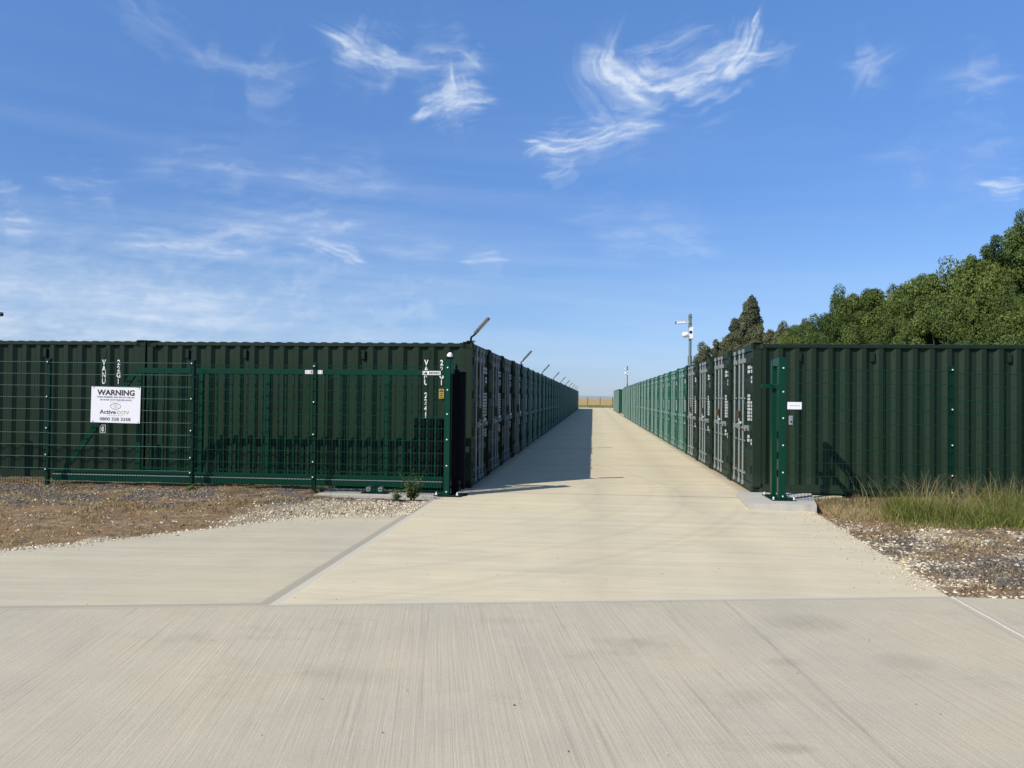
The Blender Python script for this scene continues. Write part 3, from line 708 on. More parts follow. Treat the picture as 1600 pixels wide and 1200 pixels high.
LEAFD = leaf_mat('deep_green_leaf', (.022, .044, .011), (.062, .102, .026), (.15, .20, .058))
LEAFM = leaf_mat('mid_green_leaf', (.034, .056, .013), (.095, .132, .031), (.195, .235, .062))
LEAFO = leaf_mat('olive_leaf', (.055, .065, .030), (.115, .125, .065), (.21, .21, .12))
LEAFP = leaf_mat('grey_poplar_leaf', (.045, .062, .036), (.115, .135, .08), (.24, .26, .18))
protos = {}
def proto(kind):
    if kind in protos: return protos[kind]
    mat, args, kw, (th, tr) = {
        'ash': (LEAFD, (11, 2.6, 2.6, 2.9, 190, 430, .50, .06), {}, (3.2, .2)),
        'oak': (LEAFM, (12, 3.0, 2.8, 2.6, 220, 430, .52, .06), {}, (3.0, .24)),
        'field_maple': (LEAFM, (13, 2.4, 2.4, 2.2, 160, 430, .47, .058), {}, (2.4, .17)),
        'tall_ash': (LEAFD, (14, 2.9, 2.9, 4.2, 280, 430, .54, .066), {}, (4.6, .26)),
        'willow_bush': (LEAFO, (15, 2.6, 2.4, 2.0, 140, 380, .42, .07), {}, (1.8, .12)),
        'poplar': (LEAFP, (16, 1.7, 1.7, 5.2, 190, 360, .38, .075), {'shape': 'spire'}, (5.2, .2)),
        'hawthorn': (LEAFD, (17, 1.9, 1.9, 1.7, 120, 400, .42, .055), {}, (1.5, .12)),
    }[kind]
    me, C = crown_mesh('crown', mat, *args, **kw)
    protos[kind] = (me, trunk_mesh(th, tr, C, args[3]+.55, args[0]).mesh('trunk', BARK), args[3]); return protos[kind]
def tree(kind, x, y, top, wide, rz, label, cat='tree', group=None, lean=0, zmul=None):
    me, tm, rz_ = proto(kind); full = rz_*2+.55+.45
    sz = (top+.1)/full if zmul is None else zmul
    name = {'willow_bush': 'willow_bush', 'hawthorn': 'hawthorn_shrub'}.get(kind, kind+'_tree')
    t = thing(name, label, cat, (x, y, -.1), rz, group); t.scale = (wide, wide, sz)
    if lean: t.rotation_euler = (0, lean, rz)
    mk('crown', me, t, (0, 0, rz_+.55)); mk('trunk', tm, t)
    return t
G = 'trees beyond the right containers'
tree('poplar', 14.75, 82, 12.3, 1.75, .4, 'tall narrow grey green poplar standing above the olive bushes', 'tree', G, R(4))
tree('poplar', 14.15, 82.5, 10.0, 1.5, 2.0, 'shorter poplar stem crowding the left side of the tall poplar', 'tree', G, R(2))
tree('willow_bush', 11.2, 76, 7.3, .9, .5, 'low olive bush at the far left end of the tree line', 'bush', G)
tree('willow_bush', 13.2, 75, 8.6, 1.0, 2.5, 'olive bush in front of the foot of the tall poplar', 'bush', G)
tree('willow_bush', 15.2, 73, 8.7, 1.0, 4.1, 'olive bush between the tall poplar and the dark trees', 'bush', G)
tree('willow_bush', 17.0, 71.5, 8.8, .95, 1.1, 'olive bush touching the left end of the dark trees', 'bush', G)
TL = [('field_maple', 12.0, 50.5, 6.1, .8, 'lowest dark rounded tree at the left end of the dark tree line'),
      ('ash', 13.4, 50, 7.1, .85, 'dark tree second from the left in the dark tree line'),
      ('ash', 14.6, 48, 8.5, .72, 'dark tree with upright feathery shoots on top, left of the broad trees'),
      ('ash', 16.0, 47, 8.3, .7, 'second tree with feathery shoots on top, right of the first'),
      ('field_maple', 13.6, 43, 5.9, .85, 'rounded green tree in front of the feathery topped trees'),
      ('oak', 16.7, 44, 8.1, .8, 'broad tree just right of the feathery topped trees'),
      ('oak', 16.7, 41.5, 8.7, .85, 'broad light green tree at the middle of the dark tree line'),
      ('oak', 18.3, 41, 9.2, .95, 'broad green tree right of the middle of the tree line'),
      ('tall_ash', 20.4, 42, 10.2, .8, 'tall dark tree rising just left of the tallest tree'),
      ('tall_ash', 20.6, 38.5, 11.5, .85, 'tallest dark tree at the right edge of the view'),
      ('tall_ash', 23.5, 40, 12.4, .95, 'tall tree beyond the right edge of the tree line'),
      ('field_maple', 14.9, 37, 6.3, .85, 'bushy mid green tree close behind the roof of the nearest right container'),
      ('oak', 17.2, 36, 6.9, .8, 'bushy tree close behind the container, below the broad light green tree'),
      ('field_maple', 15.6, 40, 7.0, .8, 'mid green tree filling the gap below the broad trees'),
      ('oak', 19.0, 34.5, 7.4, .85, 'bushy tree close behind the container near the right edge'),
      ('ash', 18.2, 31, 6.4, .75, 'dark tree nearest the camera above the right container roof'),
      ('oak', 19.6, 43, 9.9, .95, 'broad tree filling the gap left of the tallest tree'),
      ('oak', 15.4, 45.5, 8.5, .9, 'rounded tree filling in behind the feathery topped trees'),
      ('hawthorn', 12.0, 38, 4.3, .95, 'low dark hawthorn left of the bushy trees behind the container'),
      ('hawthorn', 10.9, 44, 4.1, .9, 'low dark hawthorn at the left foot of the dark trees'),
      ('hawthorn', 14.0, 33, 4.4, 1.0, 'low hawthorn showing just above the middle of the container roof'),
      ('hawthorn', 16.2, 31, 4.7, 1.0, 'low hawthorn showing just above the roof, right of centre'),
      ('hawthorn', 12.6, 46, 5.0, 1.0, 'low dark hawthorn tucked in front of the left dark trees'),
      ('oak', 22.0, 36, 8.6, .9, 'broad tree beyond the right edge of the view')]
for i, (k, x, y, top, wd, lb) in enumerate(TL):
    tree(k, x, y, top, wd, i*1.7, lb, 'shrub' if k == 'hawthorn' else 'tree', G)

# weed plant by the gate post
def weed(x, y, label, h=.34, seed=1, n=9):
    t = thing('weed_plant', label, 'weed', (x, y, 0)); rng = random.Random(seed); st = MB(); V = []; F = []
    for s_ in range(n):
        a = rng.uniform(0, 6.28); ln = rng.uniform(.5, 1)*h; p = Vector((rng.uniform(-.04, .04), rng.uniform(-.04, .04), 0)); d = Vector((math.cos(a)*rng.uniform(.1, .8), math.sin(a)*.5, 1)).normalized()
        q = p+d*ln; st.tube(p, q, .005, 4, .002)
        for j in range(13):
            u = (j+1)/13; c = p.lerp(q, u); b = rng.uniform(0, 6.28); l_ = .10*(1.25-u)*rng.uniform(.7, 1.2)
            e = Vector((math.cos(b), math.sin(b), rng.uniform(-.1, .6))).normalized(); sd = e.cross(Vector((0, 0, 1))).normalized()*l_*.22; o = len(V)
            V += [c, c+e*l_*.5+sd, c+e*l_, c+e*l_*.5-sd]; F.append((o, o+1, o+2, o+3))
    st.obj('stem', GRASS, t); me = mesh_np('leaves', [v[:] for v in V], F, leaf_mat('weed_leaf', (.08, .12, .05), (.15, .21, .09), (.24, .30, .14)))
    a = me.attributes.new('tone', 'FLOAT', 'POINT'); a.data.foreach_set('value', np.random.default_rng(1).uniform(0, 1, len(V)).astype(np.float32))
    lv = mk('foliage', me, t)
weed(-2.78, 12.5, 'bushy green weed in front of the left gate post', .55, 1, 26)
weed(-3.0, 12.35, 'smaller green weed sprawling left of the bushy weed', .22, 5)
weed(-6.55, 12.85, 'tiny green weed at the foot of a left fence post', .14, 8)

# ================================================================== shipping containers
LEN, WID, HGT = 6.058, 2.438, 2.591
def casting(name):
    bm = bmesh.new(); bmesh.ops.create_cube(bm, size=1)
    for v in bm.verts: v.co = Vector((v.co.x*.178, v.co.y*.162, v.co.z*.118))
    bmesh.ops.bevel(bm, geom=bm.edges[:], offset=.006, segments=1, affect='EDGES')
    fs = sorted(bm.faces, key=lambda f: -f.calc_area())[:6]
    for f in fs:
        bmesh.ops.inset_region(bm, faces=[f], thickness=.036, depth=0)
        pass
        n = f.normal.copy()
        cf = f.calc_center_median()
        for v in f.verts:
            d_ = v.co-cf; v.co = cf+Vector((d_.x*.55, d_.y*.55, d_.z*1.25))
            v.co -= n*.03
        f.material_index = 1
    me = bpy.data.meshes.new(name); bm.to_mesh(me); bm.free(); return me
def corr_profile(x0, x1, pitch, depth, flat=.26):
    """list of (x, d): d=0 outer, d=depth inner"""
    n = max(1, round((x1-x0)/pitch)); p = (x1-x0)/n; out = []
    for i in range(n):
        a = x0+i*p; out += [(a, 0), (a+p*flat, 0), (a+p*.5, depth), (a+p*(.5+flat), depth)]
    out.append((x1, 0)); return out
def make_container(mat, rodmat, full=True, marks=True, holes=True):
    """local: doors face -x, length +x, width +y, z from 0"""
    root = thing('shipping_container', '', 'container')
    def part(b, name, m, par=root): return b.obj(name, m, par)
    P = []
    cm = casting('corner_casting'); cm.materials.append(mat); cm.materials.append(M['hole'])
    for x in (.089, LEN-.089):
        for y in (.081, WID-.081):
            for z in (.059, HGT-.059): mk('corner_casting', cm, root, (x, y, z))
    # posts (front pair with little locator slots)
    def post(x0, x1, y0, y1):
        b = MB().box(x0, x1, y0, y1, .118, HGT-.118, .006); part(b, 'corner_post', mat)
    post(.004, .15, .004, .09); post(.004, .15, WID-.09, WID-.004); post(LEN-.12, LEN-.004, .004, .09); post(LEN-.12, LEN-.004, WID-.09, WID-.004)
    for y0 in (.008, WID-.068):
        part(MB().box(.178, LEN-.178, y0, y0+.06, HGT-.092, HGT-.030, .004), 'top_rail', mat)
        part(MB().box(.178, LEN-.178, y0-.002+.002, y0+.05, .03, .17).box(.178, LEN-.178, y0, y0+.09, .025, .045), 'bottom_rail', mat)
    # side panels
    for s in (0, 1):
        pr = corr_profile(.15, LEN-.12, .276, .046); V = []; F = []
        for z in (.165, HGT-.09):
            for x, d in pr: V.append((x, (.016+d) if s == 0 else WID-.016-d, z))
        n = len(pr); F = [(i, i+1, n+i+1, n+i) for i in range(n-1)]
        b = MB(); b.add(V, F); part(b, 'side_panel', mat)
    # roof: shallow cross corrugations that show above the rails
    pr = corr_profile(.17, LEN-.17, .21, .018, .3); V = []; n = len(pr)
    for y in (.02, .09, WID-.09, WID-.02):
        for x, d in pr: V.append((x, y, HGT-.012-d-(0 if .05 < y < WID-.05 else .016)))
    F = [(r_*n+i, r_*n+i+1, (r_+1)*n+i+1, (r_+1)*n+i) for r_ in range(3) for i in range(n-1)]
    b = MB(); b.add(V, F); part(b, 'roof', mat)
    # rear panel
    pr = corr_profile(.09, WID-.09, .25, .03); V = []; n = len(pr)
    for z in (.12, HGT-.1):
        for y, d in pr: V.append((LEN-.02-d, y, z))
    b = MB(); b.add(V, [(i, i+1, n+i+1, n+i) for i in range(n-1)]); part(b, 'rear_panel', mat)
    part(MB().box(.02, .12, .162, WID-.162, HGT-.13, HGT-.02, .004), 'door_header', mat)
    part(MB().box(.02, .12, .162, WID-.162, .02, .15, .004), 'door_sill', mat)
    part(MB().box(.15, LEN-.1, .1, WID-.1, .10, .15), 'floor', M['timber'] if full else mat)
    # doors.  facing -x the left leaf is at high y
    zb, zt = .155, HGT-.135
    for side in (0, 1):
        y0, y1 = ((.095, WID/2-.004) if side == 0 else (WID/2+.004, WID-.095))
        prz = [(zb, 0), (zb+.10, 0)]; nz = 5; a0 = zb+.10; ph = (zt-.10-a0)/nz
        for i in range(nz):
            a = a0+i*ph; prz += [(a+.05, .03), (a+ph-.13, .03), (a+ph-.08, 0), (a+ph, 0)]
        prz += [(zt, 0)]
        fx = .045; V = []; n = len(prz)
        ys = (y0, y0+.07, y0+.09, y1-.09, y1-.07, y1)
        for k, y in enumerate(ys):
            for z, d in prz: V.append((fx+(d if k in (2, 3) else 0), y, z))
        F = [(r_*n+i, r_*n+i+1, (r_+1)*n+i+1, (r_+1)*n+i) for r_ in range(5) for i in range(n-1)]
        b = MB(); b.add(V, F); b.box(fx+.034, fx+.05, y0, y1, zb, zt)
        d = part(b, 'door', mat)
        rods = [.60+.49, ] if side == 0 else []
        yl = [WID-v for v in (.60, 1.10)] if side == 1 else [WID-1.48]
        for y in yl:
            rb = MB().tube((.012, y, .09), (.012, y, HGT-.07), .018, 8)
            smooth_rod = rb.obj('lock_rod', rodmat, d)
            kb = MB()
            for z in (.10, HGT-.10): kb.box(-.012, .04, y-.045, y+.045, z-.035, z+.035, .006)
            for z in ((.26, .30), (2.28, 2.36)): kb.box(-.008, .046, y-.05, y+.05, z[0], z[1])
            for z in (.85, 1.62): kb.box(-.004, .046, y-.032, y+.032, z, z+.025)
            kb.obj('rod_bracket', rodmat, d)['kind'] = 'stuff'
        if full:
            yh = yl[-1]; hb = MB()
            sgn = -1 if side == 0 else 1
            hb.box(-.03, -.014, min(yh, yh+sgn*.42), max(yh, yh+sgn*.42), 1.085, 1.115); hb.box(-.034, .046, yh+sgn*.36-.025, yh+sgn*.36+.025, 1.05, 1.15)
            hb.obj('door_handle', rodmat, d)
            ye = .10 if side == 0 else WID-.10
            for z in (.4, 1.0, 1.65, 2.25):
                MB().box(-.006, .05, ye-.035, ye+.035, z-.06, z+.06).tube((-.004, ye-.0, z-.07), (-.004, ye, z+.07), .014, 6).obj('hinge', mat, d)
            MB().box(.026, .036, y0-.006 if side == 0 else y1-.0, (y0) if side == 0 else y1+.006, zb, zt).obj('gasket', M['black'], d)
    if full and mat is M['dark']:
        part(MB().box(-.04, .015, WID-1.1-.035, WID-1.1+.035, 1.20, 1.40, .008), 'lock_box', M['rust'])
        part(MB().tube((-.04, WID-1.30, 1.16), (-.04, WID-1.52, 1.19), .022, 8).tube((-.04, WID-1.36, 1.2), (-.04, WID-1.36, 1.26), .01, 6), 'padlock', M['brass'])
    if marks:
        # printed data blocks on the right hand leaf: rows of white characters
        rnd = random.Random(5); b = MB(); x = .0395
        def rows(ya, yb_, za, zb_, nr):
            hz = (za-zb_)/nr
            for r_ in range(nr):
                z = za-r_*hz; y = ya
                while y > yb_+.02:
                    w_ = rnd.uniform(.025, .05)
                    b.box(x, x+.004, y-w_, y, z-hz*.74, z); y -= w_+rnd.uniform(.006, .011)
        rows(.69, .47, 2.21, 2.06, 2); rows(.38, .16, 2.21, 2.06, 2); rows(.38, .16, 2.02, 1.88, 2)
        rows(.69, .45, 1.70, 1.22, 8); rows(.38, .14, 1.70, 1.22, 8); rows(.69, .50, .98, .84, 2); rows(.38, .16, .98, .80, 3)
        part(b, 'data_panel', M['decal'])['kind'] = 'stuff'
    if full:
        for xx, yy, s in ((.75, -1, 0), (1.95, -1, 0), (4.15, -1, 0), (5.25, -1, 0)):
            for side in (0, 1):
                b = MB()
                if side == 0: b.box(xx, xx+.07, .012, .062, 2.27, 2.43, .006).box(xx+.015, xx+.055, .008, .012, 2.30, 2.42)
                else: b.box(xx, xx+.07, WID-.062, WID-.012, 2.27, 2.43, .006).box(xx+.015, xx+.055, WID-.012, WID-.008, 2.30, 2.42)
                part(b, 'vent', mat)
    return root
dark_full = make_container(M['dark'], M['rodpaint'])
teal_full = make_container(M['teal'], M['tealrod'])
faded_full = make_container(M['faded'], M['tealrod'])
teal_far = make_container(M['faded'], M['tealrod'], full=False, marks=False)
XL, XR, YL0, YR0, PL = -2.122, 2.722, 14.266, 14.307, 2.531
used = set(); rj = random.Random(4)
def place(proto, x, y, rz, label, group, z=None):
    z = rj.uniform(-.006, .008) if z is None else z
    o = proto if proto not in used else copy_tree(proto); used.add(proto)
    o.location = (x, y, z); o.rotation_euler = (0, 0, rz); o['label'] = label
    if group: o['group'] = group
    elif 'group' in o: del o['group']
    return o
ordn = ['nearest', 'second', 'third', 'fourth', 'fifth', 'sixth', 'seventh', 'eighth', 'ninth', 'tenth', 'eleventh', 'twelfth', 'thirteenth', 'fourteenth', 'fifteenth', 'sixteenth', 'seventeenth', 'eighteenth', 'nineteenth', 'twentieth']
def ordinal(n):
    if n <= 20: return ordn[n-1]
    t = {2: 'twenty', 3: 'thirty', 4: 'forty'}[n//10]; u = n % 10
    if u == 0: return {20: 'twentieth', 30: 'thirtieth', 40: 'fortieth'}[n]
    return t+'-'+['', 'first', 'second', 'third', 'fourth', 'fifth', 'sixth', 'seventh', 'eighth', 'ninth'][u]
rj = random.Random(4)
GL, GR = 'containers in the left row along the aisle', 'containers in the right row along the aisle'
conts = {}
for k in range(42):
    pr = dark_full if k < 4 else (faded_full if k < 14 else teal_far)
    col = 'dark green' if k < 4 else 'faded green'
    lb = f'{col} shipping container, {ordinal(k+1)} from the gate in the left row'
    if k == 0: lb = 'dark green container with white side code behind the sliding gate, nearest in the left row'
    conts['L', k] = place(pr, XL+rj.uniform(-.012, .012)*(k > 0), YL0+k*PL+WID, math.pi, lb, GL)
for k in range(23):
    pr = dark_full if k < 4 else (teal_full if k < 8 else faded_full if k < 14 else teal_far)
    col = 'dark green' if k < 4 else ('bright mid green' if k < 8 else 'faded green')
    lb = f'{col} shipping container, {ordinal(k+1)} from the gate in the right row'
    if k == 0: lb = 'dark green shipping container behind the tall grass and right fence, nearest in the right row'
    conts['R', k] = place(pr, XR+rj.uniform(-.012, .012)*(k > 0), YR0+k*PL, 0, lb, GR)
for k in range(5):
    place(teal_far, 3.02, 73.2+k*PL, 0, f'set back green container, {ordinal(k+1).replace("nearest", "first")} beyond the end of the long right row', GR)
for k in range(9):
    place(teal_far, XR+.02, 87.5+k*PL, 0, f'green container at the far end of the right side, {ordinal(k+1).replace("nearest", "first")} of the farthest group', GR)
GB = 'containers behind the left row'
for k in range(4):
    lb = ('dark green shipping container behind the warning sign at the left edge', 'dark green container directly behind the one with the warning sign', 'dark green container third back at the left, hidden behind others', 'dark green container fourth back at the left, hidden behind others')[k]
    conts['B', k] = place(dark_full, XL-LEN-.025, YL0+k*PL+WID+(.0 if k else .0), math.pi, lb, GB)
# side lettering
def lettering(par, loc, txt, size, mat=M['decal'], line=.98, name='container_code', bold=.03, xs=.8):
    me = text_mesh(txt, size, M['code'], bold, 'CENTER', 1, line, xs=xs)
    # the left hand containers are turned round, so their children are placed turned back
    return mk(name, me, par, loc, (0, 0, math.pi))
def turned(X, Y, par):            # world x,y -> local of a container rotated by pi
    return (par.location.x-X, par.location.y-Y)
c0 = conts['L', 0]; lx, ly = turned(-2.954, YL0+.011, c0)
lettering(c0, (lx, ly, 2.17), 'V\nA\nN\nU\n\n2\n2\n4\n1\n2\n0', .135, line=.86)
lx, ly = turned(-2.677, YL0+.011, c0); lettering(c0, (lx, ly, 2.17), '2\n2\nG\n1', .135, line=.86)
lx, ly = turned(-2.677, YL0+.009, c0)
MB().box(lx-.045, lx+.045, ly, ly+.003, 1.58, 1.75).obj('height_sticker', M['yellow'], c0)
b_ = MB(); [b_.box(lx-.03, lx+.03, ly+.003, ly+.0045, z, z+.012) for z in (1.60, 1.63, 1.66, 1.70, 1.72)]; b_.obj('sticker_print', M['ink'], c0)
c1 = conts['B', 0]; lx, ly = turned(-9.015, YL0+.011, c1)
lettering(c1, (lx, ly, 2.13), 'V\nA\nN\nU', .135, line=.86)
lx, ly = turned(-9.015, YL0+.011, c1)
lettering(c1, (lx, ly, .90), '0', .12)
b_ = MB(); b_.box(lx-.055, lx+.055, ly, ly+.002, .87, .882).box(lx-.055, lx+.055, ly, ly+.002, 1.008, 1.02).box(lx-.055, lx-.045, ly, ly+.002, .882, 1.008).box(lx+.045, lx+.055, ly, ly+.002, .882, 1.008); b_.obj('check_digit_box', M['decal'], c1)
lx, ly = turned(-8.727, YL0+.011, c1); lettering(c1, (lx, ly, 2.13), '2\n2\nG\n1', .135, line=.86)

# ================================================================== solar lamps on the left row
def lamp(label):
    t = thing('solar_light', label, 'light', group='solar lights on the left row')
    MB().box(-.09, .05, -.05, .05, 0, .012).tube((-.02, 0, 0), (-.02, 0, .07), .018, 8).tube((-.02, 0, .07), (.05, 0, .12), .016, 8).obj('bracket', M['black'], t)
    # slim slab, 0.36 long, tilted 48 degrees up over the aisle
    L_ = .36; W_ = .14; a = R(48); ca, sa = math.cos(a), math.sin(a)
    def slabm(x0, x1, y0, y1, z0, z1, c):
        b = MB().box(x0, x1, y0, y1, z0, z1, c); b.v = [(.05+x*ca-z*sa, y, .11+x*sa+z*ca) for x, y, z in b.v]; return b
    slabm(0, L_, -W_/2, W_/2, 0, .040, .012).obj('housing', M['panelgrey'], t)
    slabm(.02, L_-.02, -W_/2+.015, W_/2-.015, .041, .044, 0).obj('solar_panel', M['glassdark'], t)
    slabm(.10, L_-.04, -W_/2+.02, W_/2-.02, -.008, -.001, .0).obj('light_panel', M['white'], t)
    return t
lamp0 = lamp('grey solar light tilted over the aisle on the nearest left container')
for i in range(10):
    o = lamp0 if i == 0 else copy_tree(lamp0)
    o.location = (XL-.02, YL0+.06+i*4*PL, HGT+.002); o.scale = (1.08, 1.08, 1.08)
    if i: o['label'] = f'grey solar light on the left row roofs, {ordinal(i+1)} from the gate'

# ================================================================== CCTV masts
def cam_head(parent, z, rz, ptz=False):
    if not ptz:
        h = mk('bullet_camera', None, parent) if False else None
        b = MB().tube((0, 0, 0), (-.10, 0, -.01), .035, 10, .022).tube((-.10, 0, -.01), (-.14, 0, .0), .02, 8)
        b.box(-.40, -.12, -.045, .045, -.035, .045, .014).box(-.43, -.10, -.052, .052, .046, .054)
        o = b.obj('bullet_camera', M['white'], parent, (0, 0, z)); o.rotation_euler = (0, R(-4), rz)
        MB().tube((-.435, 0, .004), (-.40, 0, .004), .034, 14).obj('lens', M['glassdark'], o)
    else:
        b = MB().box(-.06, .06, -.075, .075, -.17, .17, .012)
        o = b.obj('camera_housing', M['white'], parent, (.03, -.09, z)); o.rotation_euler = (0, 0, 0)
        # eyeball dome
        bm = bmesh.new(); bmesh.ops.create_uvsphere(bm, u_segments=20, v_segments=12, radius=.10)
        me = bpy.data.meshes.new('dome_camera'); bm.to_mesh(me); bm.free(); smooth(me); me.materials.append(M['white'])
        d = mk('dome_camera', me, parent, (-.14, -.06, z-.04)); d.scale = (1.1, 1, .85)
        MB().tube((0, -.16, z+.03), (0, -.17, z+.03), .045, 14).obj('lens', M['glassdark'], parent)
        MB().tube((-.02, -.05, z-.05), (-.14, -.06, z-.05), .03, 8).obj('camera_arm', M['white'], parent)
def mast(x, y, top, label, base=HGT):
    t = thing('cctv_mast', label, 'camera mast', (x, y, base), group='cctv masts')
    h = top-base
    MB().tube((0, 0, 0), (0, 0, h), .042, 14).obj('pole', M['polegrey'], t)
    MB().box(-.1, .1, -.1, .1, 0, .012).box(-.06, .06, .045, .06, .012, .3).obj('base_plate', M['polegrey'], t)
    for dz in (.10, .30): MB().tube((0, 0, h-dz-.014), (0, 0, h-dz+.014), .052, 14).obj('clamp_band', M['black'], t)
    MB().box(-.055, .03, -.05, .05, h-.42, h-.02, .01).obj('mount_plate', M['polegrey'], t)
    cam_head(t, h-.24, 0); cam_head(t, h-.58, 0, True)
    return t
mast(2.83, 24.38, 4.12, 'grey cctv mast with white cameras above the meeting of dark and bright green containers')
mast(2.9, 70.2, 4.36, 'distant grey cctv mast with white camera near the end of the right row')
m3 = mast(-12.2, 15.2, 3.42, 'cctv mast on the container roof at the left edge of the view')
m3.rotation_euler = (0, 0, math.pi)
cbl = thing('junction_box', 'tan cable junction box on the container roof at the left edge', 'box', (-11.75, 14.75, HGT))
MB().box(-.12, .12, -.06, .06, 0, .07, .015).obj('box_body', M['rust'], cbl); MB().tube((.12, 0, .02), (.3, .05, .01), .012, 6).obj('cable', M['black'], cbl)
c_ = MB(); pts = [Vector((2.90, 24.3, 2.68)), Vector((2.96, 24.1, 2.70)), Vector((3.0, 23.8, 2.64)), Vector((3.02, 23.4, 2.60))]
for a, b in zip(pts[:-1], pts[1:]): c_.tube(a, b, .014, 6)
tag(c_.obj('mast_cable', M['black']), 'black cable running from the nearer mast over the container roof', 'cable')

# ================================================================== mesh fences
def wire_panel(x0, x1, z0, z1, y, parent, hmat='wire'):
    b = MB(); n = int((z1-z0)/.2); 
    zs = [z1-.03-i*.2 for i in range(n+1) if z1-.03-i*.2 > z0+.02]
    for z in zs:
        for dy in (-.006, .006):
            b.tube((x0, y+dy, z), (x1, y+dy, z), .0045, 6, caps=False)
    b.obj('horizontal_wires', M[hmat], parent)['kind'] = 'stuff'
    b = MB(); x = x0+.02
    while x < x1-.01:
        b.box(x-.0022, x+.0022, y-.0024, y+.0024, z0, z1); x += .05
    b.obj('vertical_wires', M['wire'], parent)['kind'] = 'stuff'
def fence(name, label, posts, y, tops, bots, skip_last=False, pw=.03):
    t = thing(name, label, 'fence', (posts[0], y, 0))
    for i, x in enumerate(posts):
        if not (skip_last and i == len(posts)-1):
            MB().box(x-posts[0]-pw, x-posts[0]+pw, .012, .072, bots[min(i, len(bots)-1)]-.15, tops[i]+.03, .003).obj('fence_post', M['fence'], t)
            cl = MB()
            zt = tops[i]; 
            for z in (zt-.03, zt-.62, zt-1.15, zt-1.60, zt-1.85): cl.box(x-posts[0]-pw, x-posts[0]+pw, -.014, .012, z-.02, z+.02)
            cl.obj('clamp', M['fence'], t)['kind'] = 'stuff'
            bo = MB()
            for z in (zt-.03, zt-.62, zt-1.15, zt-1.60, zt-1.85): bo.tube((x-posts[0]-.005, -.022, z), (x-posts[0]-.005, -.013, z), .011, 8)
            bo.obj('bolts', M['bolt'], t)['kind'] = 'stuff'
    for i in range(len(posts)-1):
        p = bpy.data.objects.new('mesh_panel', None); COL.objects.link(p); p.parent = t
        zt = (tops[i]+tops[i+1])/2-.02 if name == 'x' else min(tops[i], tops[i+1])-.0
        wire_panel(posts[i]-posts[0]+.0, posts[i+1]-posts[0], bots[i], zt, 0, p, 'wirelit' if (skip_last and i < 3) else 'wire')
    return t
YF = 13.0
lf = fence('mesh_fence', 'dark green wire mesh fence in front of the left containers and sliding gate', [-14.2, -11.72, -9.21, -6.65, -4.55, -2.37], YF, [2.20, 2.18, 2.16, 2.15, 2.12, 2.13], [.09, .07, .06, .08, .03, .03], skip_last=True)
YRF = 12.7
rf = fence('mesh_fence', 'dark green wire mesh fence behind the tall grass on the right', [2.97, 5.31, 7.82, 10.32], YRF, [2.10, 2.12, 2.06, 2.04], [.10, .10, .09, .09], skip_last=False)
for c in list(rf.children):        # the first post is the gate catch post, built on its own
    if c.name.split('.')[0] in ('fence_post', 'clamp', 'bolts'):
        bb = [v.co.x for v in c.data.vertices]
        if max(bb) < .1: bpy.data.objects.remove(c)

# gate posts ------------------------------------------------------------
def bolts_on(parent, x, y, zs): 
    for z in zs: MB().tube((x, y-.009, z), (x, y, z), .012, 8).obj('bolt', M['bolt'], parent)
gp = thing('gate_post', 'tall green steel post under the white beacon at the end of the sliding gate', 'gate post', (-2.335, YF+.03, 0))
MB().box(-.046, .046, -.05, .05, .02, 2.22, .004).obj('post', M['gate'], gp)
MB().box(.049, .10, -.045, .10, 1.98, 2.22, .003).obj('top_bracket', M['gate'], gp)
MB().box(-.20, .24, -.09, .14, .012, .028, .003).obj('base_plate', M['fence'], gp)
for x in (-.16, .18):
    MB().tube((x, -.05, .028), (x, -.05, .075), .012, 8).tube((x, -.05, .028), (x, -.05, .045), .022, 6).obj('anchor_bolt', M['bolt'], gp)
bolts_on(gp, .0, -.05, (2.08, 1.72, 1.33, .92, .5, .08))
# guide channel portal and rollers behind the post
pt = thing('gate_portal', 'black guide post with rollers standing beside the tall green gate post', 'gate post', (-2.20, 13.22, 0))
MB().box(-.09, .0, -.05, .12, .02, 2.06, .004).obj('post', M['black'], pt); MB().box(.005, .12, -.03, .10, .10, 2.02, .004).obj('rubber_edge', M['black'], pt)
MB().box(-.07, -.03, -.06, .10, 2.06, 2.14).obj('top_plate', M['black'], pt)
for z in (.12, .22): MB().tube((.04, -.10, z), (.04, -.05, z), .045, 12).obj('roller', M['black'], pt)
MB().box(-.1, .16, -.12, .14, .004, .018).obj('base_plate', M['black'], pt)
# beacon
bc = thing('warning_beacon', 'small white domed beacon on top of the tall green gate post', 'beacon', (-2.31, YF+.02, 2.22))
bm = bmesh.new(); bmesh.ops.create_uvsphere(bm, u_segments=18, v_segments=12, radius=.052)
for v in bm.verts:
    if v.co.z < -.01: v.co.z = -.01
me = bpy.data.meshes.new('dome'); bm.to_mesh(me); bm.free(); smooth(me); me.materials.append(M['white'])
d = mk('dome', me, bc, (0, 0, .045)); d.scale = (.9, .9, 1.25); d.rotation_euler = (0, R(12), 0)
MB().box(-.045, .055, -.045, .045, 0, .028, .006).obj('base', M['black'], bc)

